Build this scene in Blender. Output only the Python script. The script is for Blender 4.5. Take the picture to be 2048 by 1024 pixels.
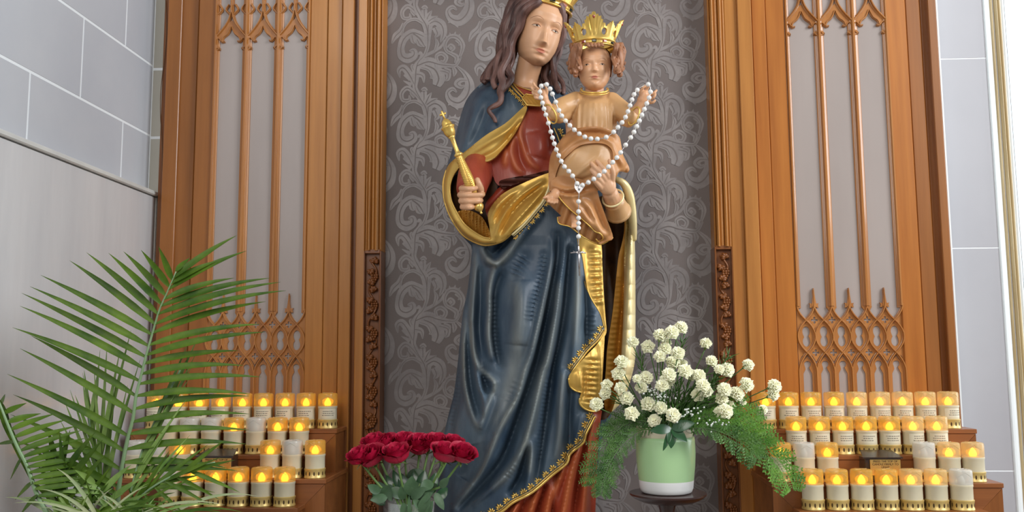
import bpy, bmesh, math, random
import numpy as np
from mathutils import Vector, Matrix, Quaternion
from mathutils.geometry import delaunay_2d_cdt

for o in list(bpy.data.objects): bpy.data.objects.remove(o, do_unlink=True)
scene = bpy.context.scene
C = scene.collection
R = math.radians

# ---------------------------------------------------------------- camera, light, exposure
FOC = 1780.0                                   # focal length in pixels of the 2048 x 1024 frame
CAM = Vector((0.0, 0.0, 1.5))
CROT = Matrix.Rotation(R(3.09), 3, 'Z') @ Matrix.Rotation(R(90 + 6.4), 3, 'X') @ Matrix.Rotation(R(-0.37), 3, 'Z')
cam_data = bpy.data.cameras.new('camera')
cam_data.sensor_width = 36.0
cam_data.lens = FOC / 2048.0 * 36.0
cam_data.clip_start = 0.05
cam = bpy.data.objects.new('camera', cam_data)
cam.matrix_world = Matrix.Translation(CAM) @ CROT.to_4x4()
C.objects.link(cam)
scene.camera = cam

world = bpy.data.worlds.new('interior_daylight')
scene.world = world
world.use_nodes = True
world.node_tree.nodes['Background'].inputs['Color'].default_value = (0.86, 0.93, 1.0, 1)
world.node_tree.nodes['Background'].inputs['Strength'].default_value = 0.27

def area(name, loc, target, sx, sy, power, col):
    l = bpy.data.lights.new(name, 'AREA'); l.shape = 'RECTANGLE'; l.size = sx; l.size_y = sy
    l.energy = power; l.color = col
    o = bpy.data.objects.new(name, l); o.location = loc
    o.rotation_euler = (Vector(target) - Vector(loc)).to_track_quat('-Z', 'Y').to_euler()
    C.objects.link(o); return o
# tall nave windows behind and beside the visitor, and the window beyond the splayed reveal on the right
area('nave_window_light', (-0.95, -2.5, 3.7), (0.1, 2.5, 1.75), 2.0, 2.6, 124, (1.0, 0.965, 0.92))
area('aisle_window_light', (3.4, 0.0, 3.7), (-1.1, 2.4, 1.8), 1.6, 2.6, 215, (0.94, 0.97, 1.0))
area('side_window_light', (2.75, 2.75, 2.3), (1.3, 2.7, 1.8), 1.0, 2.4, 48, (0.88, 0.96, 1.0))

scene.view_settings.view_transform = 'Standard'
scene.view_settings.look = 'None'
scene.view_settings.gamma = 1.0
scene.view_settings.use_curve_mapping = False
scene.view_settings.exposure = -0.26
# ---------------------------------------------------------------- helpers
rnd = random.Random(7)
def ray(x, y):
    return CROT @ Vector(((x - 1024.0) / FOC, (512.0 - y) / FOC, -1.0))
def P(x, y, Y):
    d = ray(x, y); return CAM + d * ((Y - CAM.y) / d.y)
def PX(x, y, X):
    d = ray(x, y); return CAM + d * ((X - CAM.x) / d.x)
_CR = np.array(CROT)
def PN(xy, Y):
    xy = np.asarray(xy, float); Y = np.broadcast_to(np.asarray(Y, float), (len(xy),))
    d = np.stack([(xy[:, 0] - 1024) / FOC, (512 - xy[:, 1]) / FOC, -np.ones(len(xy))], 1) @ _CR.T
    return np.array(CAM) + d * (Y / d[:, 1])[:, None]
def px(Y): return Y / FOC                       # metres per pixel at depth Y

def lin(c):
    r = []
    for v in c[:3]:
        v = v / 255.0
        r.append(v / 12.92 if v <= 0.04045 else ((v + 0.055) / 1.055) ** 2.4)
    return (*r, 1.0)

MATS = {}
def mk(name, c1, c2=None, scale=8.0, rough=0.5, metal=0.0, bump=0.0, stretch=(1, 1, 1), coat=0.0, detail=4.0,
       emit=0.0, emitc=None, trans=0.0, alpha=1.0, sss=0.0, lo=0.3, hi=0.7, bscale=None, spec=0.5, sheen=0.0, ior=1.45, brick=None):
    m = bpy.data.materials.new(name); m.use_nodes = True
    nt = m.node_tree; b = nt.nodes['Principled BSDF']
    b.inputs['Base Color'].default_value = lin(c1)
    b.inputs['Roughness'].default_value = rough
    b.inputs['Metallic'].default_value = metal
    b.inputs['Specular IOR Level'].default_value = spec
    b.inputs['Coat Weight'].default_value = coat
    b.inputs['Coat Roughness'].default_value = 0.12
    b.inputs['Transmission Weight'].default_value = trans
    b.inputs['Alpha'].default_value = alpha
    b.inputs['IOR'].default_value = ior
    if sss: 
        b.inputs['Subsurface Weight'].default_value = sss
        b.inputs['Subsurface Radius'].default_value = (0.01, 0.006, 0.004)
    if sheen: b.inputs['Sheen Weight'].default_value = sheen
    if emit:
        b.inputs['Emission Color'].default_value = lin(emitc or c1)
        b.inputs['Emission Strength'].default_value = emit
    if c2 is not None or bump:
        tc = nt.nodes.new('ShaderNodeTexCoord'); mp = nt.nodes.new('ShaderNodeMapping')
        mp.inputs['Scale'].default_value = stretch
        nt.links.new(tc.outputs['Object'], mp.inputs['Vector'])
        n = nt.nodes.new('ShaderNodeTexNoise'); n.inputs['Scale'].default_value = scale
        n.inputs['Detail'].default_value = detail; n.inputs['Roughness'].default_value = 0.6
        nt.links.new(mp.outputs['Vector'], n.inputs['Vector'])
        if c2 is not None:
            cr = nt.nodes.new('ShaderNodeValToRGB')
            cr.color_ramp.elements[0].position = lo; cr.color_ramp.elements[0].color = lin(c1)
            cr.color_ramp.elements[1].position = hi; cr.color_ramp.elements[1].color = lin(c2)
            nt.links.new(n.outputs['Fac'], cr.inputs['Fac'])
            nt.links.new(cr.outputs['Color'], b.inputs['Base Color'])
        if bump:
            n2 = n
            if bscale:
                n2 = nt.nodes.new('ShaderNodeTexNoise'); n2.inputs['Scale'].default_value = bscale
                nt.links.new(mp.outputs['Vector'], n2.inputs['Vector'])
            bp = nt.nodes.new('ShaderNodeBump'); bp.inputs['Strength'].default_value = bump
            bp.inputs['Distance'].default_value = 0.004
            nt.links.new(n2.outputs['Fac'], bp.inputs['Height'])
            nt.links.new(bp.outputs['Normal'], b.inputs['Normal'])
    MATS[name] = m
    return m

def tag(o, label=None, cat=None, group=None, kind=None):
    if label: o['label'] = label
    if cat: o['category'] = cat
    if group: o['group'] = group
    if kind: o['kind'] = kind
    return o
def wloc(o):
    v = Vector((0, 0, 0))
    while o is not None:
        v += o.location; o = o.parent
    return v
def empty(name, loc, parent=None):
    o = bpy.data.objects.new(name, None); o.empty_display_size = 0.05
    C.objects.link(o)
    o.location = Vector(loc) - (wloc(parent) if parent else Vector((0, 0, 0)))
    if parent: o.parent = parent
    return o
def mesh_obj(name, verts, faces, mat, parent=None, smooth=True, angle=None, fmats=None, origin=None):
    """verts in world coordinates; the object's origin sits at its parent's origin (or at the given one)"""
    org = Vector(origin) if origin is not None else (wloc(parent) if parent else Vector((0, 0, 0)))
    v = np.asarray([tuple(p) for p in verts], float) - np.array(org)
    me = bpy.data.meshes.new(name)
    me.from_pydata(v.tolist(), [], [tuple(f) for f in faces])
    mats = mat if isinstance(mat, (list, tuple)) else [mat]
    for m in mats: me.materials.append(MATS[m] if isinstance(m, str) else m)
    if fmats is not None: me.polygons.foreach_set('material_index', np.asarray(fmats, np.int32))
    if smooth:
        me.polygons.foreach_set('use_smooth', [True] * len(me.polygons))
        if angle: me.set_sharp_from_angle(angle=R(angle))
    me.update()
    o = bpy.data.objects.new(name, me); C.objects.link(o)
    if parent: o.parent = parent; o.location = org - wloc(parent)
    else: o.location = org
    return o
def inst(o, parent, loc, rot=None, scale=None, name=None):
    c = o.copy(); C.objects.link(c); c.parent = parent; c.location = loc
    if rot is not None: c.rotation_euler = rot
    if scale is not None: c.scale = scale
    return c

class MB:
    def __init__(s): s.v = []; s.f = []; s.m = []; s.cur = 0
    def add(s, v, f):
        n = len(s.v); s.v += [tuple(p) for p in v]; s.f += [tuple(i + n for i in q) for q in f]; s.m += [s.cur] * len(f)
    def box(s, x0, x1, y0, y1, z0, z1, bev=0.0):
        if bev:
            b = min(bev, (x1 - x0) * .4, (y1 - y0) * .4, (z1 - z0) * .4)
            bm = bmesh.new(); bmesh.ops.create_cube(bm, size=1)
            for v in bm.verts:
                v.co = Vector(((x0 + x1) / 2 + v.co.x * (x1 - x0), (y0 + y1) / 2 + v.co.y * (y1 - y0), (z0 + z1) / 2 + v.co.z * (z1 - z0)))
            bmesh.ops.bevel(bm, geom=bm.edges[:], offset=b, segments=1, affect='EDGES')
            bm.verts.index_update()
            s.add([v.co[:] for v in bm.verts], [[v.index for v in f.verts] for f in bm.faces]); bm.free(); return s
        v = [(x, y, z) for x in (x0, x1) for y in (y0, y1) for z in (z0, z1)]
        s.add(v, [(0, 1, 3, 2), (4, 6, 7, 5), (0, 4, 5, 1), (2, 3, 7, 6), (0, 2, 6, 4), (1, 5, 7, 3)]); return s
    def tube(s, pts, rad, n=8, cap=True, flat=1.0, up=None, twist=0.0):
        """swept tube; rad number or list; flat squashes the section along the frame's second axis"""
        pts = [Vector(p) for p in pts]; k = len(pts)
        if not hasattr(rad, '__len__'): rad = [rad] * k
        tan = []
        for i in range(k):
            t = pts[min(i + 1, k - 1)] - pts[max(i - 1, 0)]
            tan.append(t.normalized() if t.length > 1e-9 else Vector((0, 0, 1)))
        nrm = Vector(up) if up is not None else (Vector((0, 0, 1)) if abs(tan[0].z) < .9 else Vector((1, 0, 0)))
        V = []
        for i in range(k):
            a = (nrm - tan[i] * nrm.dot(tan[i]))
            if a.length < 1e-6: a = tan[i].orthogonal()
            a.normalize(); b = tan[i].cross(a)
            if up is None: nrm = a
            for j in range(n):
                th = 2 * math.pi * j / n + twist * i
                V.append(pts[i] + (a * math.cos(th) * flat + b * math.sin(th)) * rad[i])
        Fc = [(i * n + j, i * n + (j + 1) % n, (i + 1) * n + (j + 1) % n, (i + 1) * n + j) for i in range(k - 1) for j in range(n)]
        if cap:
            Fc.append(tuple(range(n))[::-1]); Fc.append(tuple((k - 1) * n + j for j in range(n)))
        s.add(V, Fc); return s
    def lathe(s, prof, n=24, c=(0, 0, 0), axis=None, cap=True):
        """prof: list of (radius, height) along +Z (or along axis)"""
        c = Vector(c); q = Vector((0, 0, 1)).rotation_difference(Vector(axis).normalized()) if axis is not None else None
        V = []
        for r, h in prof:
            for j in range(n):
                th = 2 * math.pi * j / n
                p = Vector((r * math.cos(th), r * math.sin(th), h))
                V.append(c + (q @ p if q else p))
        k = len(prof)
        Fc = [(i * n + j, i * n + (j + 1) % n, (i + 1) * n + (j + 1) % n, (i + 1) * n + j) for i in range(k - 1) for j in range(n)]
        if cap:
            if prof[0][0] > 1e-6: Fc.append(tuple(range(n))[::-1])
            if prof[-1][0] > 1e-6: Fc.append(tuple((k - 1) * n + j for j in range(n)))
        s.add(V, Fc); return s
    def ball(s, c, r, n=12, m=8, sc=(1, 1, 1), rot=None):
        c = Vector(c); V = []; Fc = []
        for i in range(m + 1):
            ph = math.pi * i / m
            for j in range(n):
                th = 2 * math.pi * j / n
                p = Vector((math.sin(ph) * math.cos(th) * sc[0], math.sin(ph) * math.sin(th) * sc[1], math.cos(ph) * sc[2])) * r
                if rot is not None: p = rot @ p
                V.append(c + p)
        for i in range(m):
            for j in range(n):
                Fc.append((i * n + j, (i + 1) * n + j, (i + 1) * n + (j + 1) % n, i * n + (j + 1) % n))
        s.add(V, Fc); return s
    def build(s, name, mat, parent=None, smooth=True, angle=None, origin=None):
        multi = isinstance(mat, (list, tuple)) and len(mat) > 1
        return mesh_obj(name, s.v, s.f, mat, parent, smooth, angle, s.m if multi else None, origin)

def catmull(pts, n=6, closed=False):
    """smooth curve through points; a third element marks a sharp corner"""
    pts = [tuple(p) for p in pts]; k = len(pts); out = []
    rng = range(k if closed else k - 1)
    for i in rng:
        p1 = pts[i]; p2 = pts[(i + 1) % k]
        p0 = pts[i - 1] if (closed or i > 0) else p1
        p3 = pts[(i + 2) % k] if (closed or i + 2 < k) else p2
        if len(p1) > 2: p0 = p1
        if len(p2) > 2: p3 = p2
        a, b, c, d = (np.array(q[:2], float) for q in (p0, p1, p2, p3))
        for j in range(n):
            t = j / n
            out.append(0.5 * ((2 * b) + (-a + c) * t + (2 * a - 5 * b + 4 * c - d) * t * t + (-a + 3 * b - 3 * c + d) * t ** 3))
    if not closed: out.append(np.array(pts[-1][:2], float))
    return np.array(out)
def cat3(pts, n=6):
    pts = [np.array(p, float) for p in pts]; k = len(pts); out = []
    for i in range(k - 1):
        a = pts[max(i - 1, 0)]; b = pts[i]; c = pts[i + 1]; d = pts[min(i + 2, k - 1)]
        for j in range(n):
            t = j / n
            out.append(0.5 * ((2 * b) + (-a + c) * t + (2 * a - 5 * b + 4 * c - d) * t * t + (-a + 3 * b - 3 * c + d) * t ** 3))
    out.append(pts[-1]); return out
def inside(pts, poly):
    pts = np.asarray(pts, float); x, y = pts[:, 0], pts[:, 1]; r = np.zeros(len(pts), bool)
    q = np.roll(poly, -1, 0)
    for (x1, y1), (x2, y2) in zip(poly, q):
        if y1 == y2: continue
        c = ((y1 > y) != (y2 > y)) & (x < (x2 - x1) * (y - y1) / (y2 - y1) + x1)
        r ^= c
    return r
def dist_poly(pts, line, closed=False, along=False):
    pts = np.asarray(pts, float); line = np.asarray(line, float)
    A = line if closed else line[:-1]; B = np.roll(line, -1, 0) if closed else line[1:]
    best = np.full(len(pts), 1e18); s = np.zeros(len(pts)); acc = 0.0
    for a, b in zip(A, B):
        d = b - a; L2 = (d * d).sum(); L = math.sqrt(L2)
        t = np.clip(((pts - a) @ d) / (L2 + 1e-12), 0, 1)
        q = pts - (a + t[:, None] * d); dd = (q * q).sum(1)
        m = dd < best; best[m] = dd[m]; s[m] = acc + t[m] * L; acc += L
    return (np.sqrt(best), s / max(acc, 1e-9), s) if along else np.sqrt(best)
def resample(poly, step, closed=True):
    poly = np.asarray(poly, float); out = []
    B = np.roll(poly, -1, 0) if closed else poly[1:]
    A = poly if closed else poly[:-1]
    for a, b in zip(A, B):
        n = max(1, int(round(np.linalg.norm(b - a) / step)))
        for j in range(n): out.append(a + (b - a) * j / n)
    if not closed: out.append(poly[-1])
    return np.array(out)
def triangulate(poly, step, holes=()):
    """triangles filling a 2D polygon with holes; returns points, faces, boundary loops"""
    loops = [resample(poly, step)] + [resample(h, step) for h in holes]
    lo = loops[0].min(0); hi = loops[0].max(0)
    gx, gy = np.meshgrid(np.arange(lo[0], hi[0], step), np.arange(lo[1], hi[1], step * .87))
    gx = gx + (np.arange(gx.shape[0]) % 2)[:, None] * step * .5
    g = np.stack([gx.ravel(), gy.ravel()], 1)
    ok = inside(g, loops[0]) & (dist_poly(g, loops[0], True) > step * .55)
    for h in loops[1:]: ok &= (~inside(g, h)) & (dist_poly(g, h, True) > step * .55)
    g = g[ok]
    pts = np.concatenate(loops + [g]); edges = []; n = 0
    for l in loops:
        k = len(l); edges += [(n + i, n + (i + 1) % k) for i in range(k)]; n += k
    v, e, f, ov, oe, of = delaunay_2d_cdt([Vector(p) for p in pts], edges, [], 0, step * 1e-4)
    V = np.array([p[:] for p in v])
    cen = np.array([V[list(q)].mean(0) for q in f])
    ok = inside(cen, loops[0])
    for h in loops[1:]: ok &= ~inside(cen, h)
    f = [tuple(q) for q, k in zip(f, ok) if k]
    # orient all the same way
    F2 = []
    for q in f:
        a, b, c = V[q[0]], V[q[1]], V[q[2]]
        F2.append(q if (b[0] - a[0]) * (c[1] - a[1]) - (b[1] - a[1]) * (c[0] - a[0]) > 0 else q[::-1])
    return V, F2
def shell(V3, F, off):
    """give a triangulated sheet thickness: off is a vector or (N,3) array from front to back"""
    V3 = np.asarray(V3); n = len(V3); back = V3 + np.asarray(off)
    cnt = {}
    for q in F:
        for i in range(3):
            e = (q[i], q[(i + 1) % 3]); cnt[e] = cnt.get(e, 0) + 1
    Fs = list(F) + [tuple(i + n for i in q[::-1]) for q in F]
    for (a, b) in cnt:
        if (b, a) not in cnt: Fs.append((b, a, a + n, b + n))
    return np.concatenate([V3, back]), Fs
def ordinal(n): return ['first', 'second', 'third', 'fourth', 'fifth', 'sixth', 'seventh', 'eighth', 'ninth', 'tenth', 'eleventh', 'twelfth', 'thirteenth', 'fourteenth', 'fifteenth', 'sixteenth', 'seventeenth', 'eighteenth', 'nineteenth', 'twentieth', 'twenty-first', 'twenty-second', 'twenty-third', 'twenty-fourth', 'twenty-fifth', 'twenty-sixth', 'twenty-seventh', 'twenty-eighth'][n]
# ---------------------------------------------------------------- materials of the place
def wood(name, a, b, rough=0.34, coat=0.25, s=1.0):
    return mk(name, a, b, scale=3.2 * s, rough=rough, coat=coat, stretch=(9, 9, .45), detail=8, bump=0.05, lo=.3, hi=.72, spec=.4)
wood('oak', (158, 100, 44), (190, 128, 62))
wood('oak_warm', (156, 90, 32), (186, 116, 48))
wood('oak_dark', (112, 64, 30), (148, 90, 44))
wood('oak_brown', (132, 80, 34), (160, 100, 46))
wood('oak_tracery', (156, 98, 46), (188, 128, 70), rough=.28, coat=.4)
wood('oak_carved', (112, 64, 30), (150, 90, 44), rough=.4)
def hwood(name, a, b):
    return mk(name, a, b, scale=3.2, rough=.36, coat=.2, stretch=(.5, 9, 9), detail=8, bump=.05)
hwood('oak_step', (124, 72, 36), (160, 98, 52))
mk('infill', (160, 148, 142), (172, 160, 154), scale=1.6, rough=.26, coat=.3, stretch=(3, 3, .5))
mk('limestone', (184, 187, 194), (196, 198, 202), scale=2.2, rough=.55, detail=6)
mk('limestone_warm', (176, 172, 160), (190, 186, 174), scale=2.2, rough=.6)
mk('limestone_cool', (164, 162, 166), (174, 172, 175), scale=1.4, rough=.5, detail=6)
mk('mortar', (238, 242, 244), rough=.8)
mk('marble_slab', (196, 195, 196), (218, 217, 216), scale=1.5, rough=.26, stretch=(4, 4, .55), detail=9, spec=.45, coat=.08)
_b = MATS['marble_slab'].node_tree.nodes['Principled BSDF']; _b.inputs['Coat Weight'].default_value = .35; _b.inputs['Coat Roughness'].default_value = .04
mk('marble_edge', (220, 220, 214), (200, 200, 196), scale=6, rough=.3)
mk('marble_tan', (156, 130, 86), (204, 186, 146), scale=3.0, rough=.3, stretch=(14, 14, .6), detail=9)
mk('marble_white', (236, 240, 240), (226, 232, 234), scale=2.0, rough=.35)
mk('dark_gap', (40, 30, 24), rough=.9)
mk('wallpaper', (104, 94, 91), (114, 103, 99), scale=3.0, rough=.6, detail=3, sheen=.15)
mk('wallpaper_print', (123, 115, 113), (143, 135, 132), scale=16.0, rough=.45, detail=6, lo=.35, hi=.68, spec=.5)
mk('floor_stone', (130, 122, 112), (150, 142, 132), scale=2, rough=.4)
mk('cable', (120, 84, 52), rough=.5)

Z0, Z1 = 0.0, 3.3
YB = 2.80                                         # plane of the stone wall behind everything
def X0(x, Y, y=0): return P(x, y, Y).x

# floor and altar ledge below the frame
mb = MB(); mb.box(-2.5, 3.2, -4.0, 3.4, -0.1, 0.0)
tag(mb.build('floor', 'floor_stone', smooth=False), kind='structure')

# ---- stone wall behind, with its blocks
YBL = 2.662                                       # stone strip beside the left panelling
XL = P(303, 200, YBL).x                           # left wall plane
wb = MB(); wb.box(XL - .3, 1.75, YB + .0008, YB + .3, Z0, Z1)
wb.box(XL - .02, XL + .16, YBL + .0008, YB + .1, Z0, Z1)
wall_back = tag(wb.build('wall_back', 'mortar', smooth=False), kind='structure')
zs = [Z0, P(322, 421, YBL).z, P(322, 275, YBL).z, P(322, 138, YBL).z, Z1]
for a, b in zip(zs[:-1], zs[1:]):
    m = MB(); m.box(XL + .001, XL + .16, YBL, YBL + .02, a + .003, b - .003, .002); m.build('stone_block', 'limestone_warm', wall_back, smooth=False)

# ---- left wall: stone blocks above a polished marble wainscot
wl = MB(); wl.box(XL - .3, XL - .0008, -1.5, YB + .3, Z0, Z1)
wall_left = tag(wl.build('wall_left', 'mortar', smooth=False), kind='structure')
za = PX(304, 131, XL).z; zb_ = PX(301, 271.6, XL).z; hc = za - zb_
def yl(x, y): return PX(x, y, XL).y
courses = [(zb_ - hc, zb_, [yl(58, 193), yl(244, 292)]), (zb_, za, [yl(165, 107)]), (za, za + hc, [yl(253, 43), yl(60, -60)]), (za + hc, za + 2 * hc, [yl(120, -60)])]
for z0, z1, js in courses:
    ys = [-0.6, 0.9] + sorted(js) + [YBL]
    for a, b in zip(ys[:-1], ys[1:]):
        m = MB(); m.box(XL - .02, XL, a + .0022, b - .0022, z0 + .003, z1 - .003, .0012); m.build('stone_block', 'limestone', wall_left, smooth=False)
XS = XL + .03
zl = PX(316, 386, XS).z
yend = PX(311, 392, XS).y
m = MB(); m.box(XL, XS, -1.2, yend, Z0, zl - .016, .003); m.build('wainscot_slab', 'marble_slab', wall_left, smooth=False)
m = MB(); m.box(XL, XS + .008, -1.2, yend + .02, zl - .014, zl, .003); m.build('wainscot_ledge', 'marble_edge', wall_left, smooth=False)
m = MB(); m.box(XL, XS + .002, yend + .002, yend + .035, Z0, zl - .016, .002); m.build('wainscot_edge', 'marble_edge', wall_left, smooth=False)

# ---- right of the panelling: stone pier, tan moulding, splayed window reveal
YR = 2.72
xr0 = X0(1872, YR); xr1 = X0(1967, YR)
m = MB(); m.box(xr0 - .12, xr1 + .06, YR + .0008, YB + .02, Z0, Z1)
wall_pier = tag(m.build('wall_pier', 'mortar', smooth=False), kind='structure')
zs = [Z0, P(1990, 942, YR).z, P(1950, 496, YR).z, P(1930, 117, YR).z, Z1]
for a, b in zip(zs[:-1], zs[1:]):
    m = MB(); m.box(xr0 - .1, xr1 - .004, YR, YR + .03, a + .0012, b - .0012, .001); m.build('stone_block', 'limestone_cool', wall_pier, smooth=False)
m = MB(); m.box(xr1 - .003, xr1 + .006, YR - .006, YR + .03, Z0, Z1, .002); m.build('edge_bead', 'marble_white', wall_pier, smooth=False)
t4 = tag(empty('trim_4', (xr1 + .03, YR, 0)), kind='structure')
def half_round(name, xa, xb, Yf, mat, parent, bulge=.01, n=8, z0=Z0, z1=Z1, Yback=None):
    """upright moulding with a rounded front"""
    Yb = Yback if Yback is not None else Yf + .05
    pr = [(xa, Yb), (xa, Yf + bulge)]
    for i in range(n + 1):
        t = i / n; pr.append((xa + (xb - xa) * t, Yf + bulge * (1 - math.sin(math.pi * t))))
    pr += [(xb, Yb)]
    V = [(x, y, z) for z in (z0, z1) for x, y in pr]; k = len(pr)
    Fc = [(i, i + 1, k + i + 1, k + i) for i in range(k - 1)] + [tuple(range(k))[::-1], tuple(range(k, 2 * k))]
    return mesh_obj(name, V, Fc, mat, parent, True, 50)
for a, b, Yf, bl, mt in ((1970, 1976, YR + .004, .002, 'marble_white'), (1976.5, 1985, YR - .004, .008, 'marble_tan'), (1985.5, 1992, YR - .012, .010, 'marble_tan'), (1992.5, 2000, YR - .006, .006, 'marble_tan'), (2000.3, 2007.5, YR - .002, .004, 'marble_white')):
    half_round('moulding', X0(a, YR), X0(b, YR), Yf, mt, t4, bl)
xa = X0(2008, YR)
V = [(xa, YR, Z0), (xa + .75, YR + .75, Z0), (xa + .75, YR + .75, Z1), (xa, YR, Z1)]
V2, F2 = shell(V, [(0, 1, 2), (0, 2, 3)], (0, .08, 0))
tag(mesh_obj('wall_right', V2, F2, 'marble_white', None, False), kind='structure')

# ---- niche wall with damask wallpaper
YW = 2.655
nxa, nxb = X0(764, YW), X0(1417, YW)
m = MB(); m.box(nxa - .02, nxb + .02, YW, YB, .3, Z1)
wall_niche = tag(m.build('wall_niche', 'wallpaper', smooth=False), kind='structure')

def stroke2(path, width, n=5):
    """flat ribbon of varying width along a smooth 2D path: returns outline strip points"""
    c = catmull(path, n); k = len(c)
    w = np.interp(np.linspace(0, 1, k), np.linspace(0, 1, len(width)), width)
    t = np.gradient(c, axis=0); t /= (np.linalg.norm(t, axis=1)[:, None] + 1e-9)
    nn = np.stack([-t[:, 1], t[:, 0]], 1)
    dt = np.gradient(t, axis=0); ds = np.linalg.norm(np.gradient(c, axis=0), axis=1) + 1e-9
    kap = (dt * nn).sum(1) / ds                    # signed curvature: keep the inner edge from folding over
    hl = np.where(kap > 1e-6, np.minimum(w / 2, .9 / np.maximum(kap, 1e-6)), w / 2); hr = np.where(kap < -1e-6, np.minimum(w / 2, .9 / np.maximum(-kap, 1e-6)), w / 2)
    return c + nn * hl[:, None], c - nn * hr[:, None]
def curl(cx, cy, r0, r1, a0, a1, n=12):
    return [(cx + (r0 + (r1 - r0) * i / n) * math.cos(a0 + (a1 - a0) * i / n), cy + (r0 + (r1 - r0) * i / n) * math.sin(a0 + (a1 - a0) * i / n)) for i in range(n + 1)]
# one repeat of the damask (y down), traced at 3.66 units to the pixel
D = []
def S(path, *w): D.append((path, w))
S([(315, 70), (235, 38), (170, 78), (142, 150), (150, 215), (195, 238), (240, 215), (238, 178), (205, 185)], 30, 62, 62, 55, 66, 78, 66, 40, 12)
S([(235, 45), (285, 85), (325, 150)], 70, 110, 16); S([(225, 60), (235, 105), (250, 125)], 40, 40, 4); S([(265, 90), (285, 130), (310, 148)], 40, 40, 4)
S([(350, -20), (347, 60), (345, 150), (318, 222), (280, 262), (260, 315), (255, 400), (252, 470), (290, 550), (332, 620), (347, 690)], 70, 50, 28, 24, 30, 62, 50, 36, 48, 60, 56)
S([(322, 222), (390, 190), (450, 150), (472, 100)], 24, 24, 20, 10); S([(390, 200), (418, 130), (398, 78)], 8, 34, 3)
S([(285, 248), (300, 215), (288, 195), (276, 212)], 18, 22, 22, 12)
S([(590, 235), (612, 150), (572, 84), (512, 78), (478, 130), (488, 186), (530, 212), (566, 240), (552, 285)], 18, 38, 40, 34, 28, 26, 30, 40, 14)
S([(502, 166), (520, 146), (540, 166), (520, 186)], 26, 34, 36, 26); S([(560, 100), (590, 130), (575, 150)], 30, 26, 4)
S([(520, 82), (512, 42)], 34, 0); S([(548, 74), (558, 36)], 34, 0); S([(572, 84), (596, 54)], 30, 0); S([(495, 96), (484, 66)], 26, 0)
S([(262, 300), (350, 268), (430, 290), (500, 302), (560, 300), (602, 236)], 60, 74, 54, 32, 26, 12)
S([(380, 262), (392, 235)], 30, 0); S([(422, 268), (412, 226), (450, 206), (486, 236), (470, 274), (440, 262)], 20, 28, 34, 34, 30, 12)
S([(325, 292), (400, 330), (430, 400), (412, 456)], 60, 92, 104, 60); S([(295, 312), (355, 332), (380, 385), (362, 396)], 20, 30, 26, 6)
S([(262, 362), (308, 376), (318, 432)], 50, 40, 6); S([(440, 340), (500, 360), (498, 405), (474, 420)], 30, 44, 34, 6); S([(470, 330), (510, 345), (505, 372)], 30, 34, 14)
S([(540, 318), (552, 350), (542, 388)], 20, 40, 8)
S([(566, 308), (630, 370), (662, 450), (645, 535), (585, 590), (520, 568), (498, 512), (535, 484), (566, 512)], 14, 40, 72, 96, 92, 62, 36, 34, 10)
S([(650, 420), (596, 418), (568, 445), (600, 470), (625, 455)], 14, 42, 50, 34, 10); S([(560, 610), (575, 648)], 50, 0); S([(520, 590), (500, 610)], 40, 0); S([(625, 575), (640, 610)], 44, 0)
S([(245, 440), (205, 360), (162, 310), (128, 330), (136, 388)], 22, 54, 52, 36, 6); S([(225, 445), (160, 410)], 36, 4); S([(215, 400), (165, 365)], 36, 14); S([(240, 330), (228, 298), (240, 290)], 30, 26, 14)
S([(292, 565), (240, 500), (190, 468), (150, 508), (160, 560), (208, 560), (206, 524)], 22, 36, 38, 34, 30, 28, 8); S([(250, 540), (222, 510), (224, 490)], 30, 24, 6)
S([(318, 500), (320, 540), (318, 570)], 50, 38, 22); S([(300, 490), (322, 478), (340, 494)], 20, 34, 20)
S([(330, 595), (352, 545), (378, 505)], 44, 42, 0); S([(340, 600), (380, 572), (424, 552)], 50, 46, 0); S([(350, 618), (400, 592), (450, 622), (466, 690), (440, 762)], 50, 62, 70, 52, 6)
S([(440, 610), (480, 640)], 40, 0); S([(400, 640), (420, 690), (398, 720)], 50, 50, 6)
S([(150, 700), (156, 640), (190, 590), (250, 572), (312, 606)], 16, 22, 24, 26, 30); S([(70, 760), (100, 700), (140, 660), (160, 600)], 8, 50, 46, 20)
V = []; Fc = []; FM = []; lay = 0
D = [(p_, w_, 0) for p_, w_ in D] + [(p_, [x_ * .10 for x_ in w_], 1) for p_, w_ in D if len(p_) > 2 and max(w_) > 24]
anc = P(1293, 447, YW); sz = (anc.z - P(1296, 620, YW).z) / 630.0
perx = (anc.x - P(815.8, 118.7, YW).x) / 3; perz = (P(815.8, 118.7, YW).z - anc.z) / 2
for i in range(-5, 3):
    for j in range(-4, 8):
        for path, w, vein in D:
            a, b = stroke2(path, w)
            lay += 1
            yy = YW - .0004 - (lay % 45) * 1.2e-5 - .0006 * vein
            pts = [(anc.x + perx * i + (p[0] - 195) * sz, yy - (h % len(a)) * 8e-6, anc.z - perz * j - (p[1] - 245) * sz) for h, p in enumerate(np.concatenate([a, b]))]
            xs = [p[0] for p in pts]
            if min(xs) < nxa + .004 or max(xs) > nxb - .004:
                if max(xs) < nxa or min(xs) > nxb: continue
                pts = [(min(max(p[0], nxa + .002), nxb - .002), p[1], p[2]) for p in pts]
            n = len(V); k = len(a); V += pts
            for q in range(k - 1):
                for t in ((q, q + 1, k + q + 1), (q, k + q + 1, k + q)):
                    A, B, E = (pts[h] for h in t); ar = (B[0] - A[0]) * (E[2] - A[2]) - (B[2] - A[2]) * (E[0] - A[0])
                    if abs(ar) > 1e-10: Fc.append(tuple(n + h for h in (t if ar > 0 else t[::-1]))); FM.append(vein)
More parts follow.
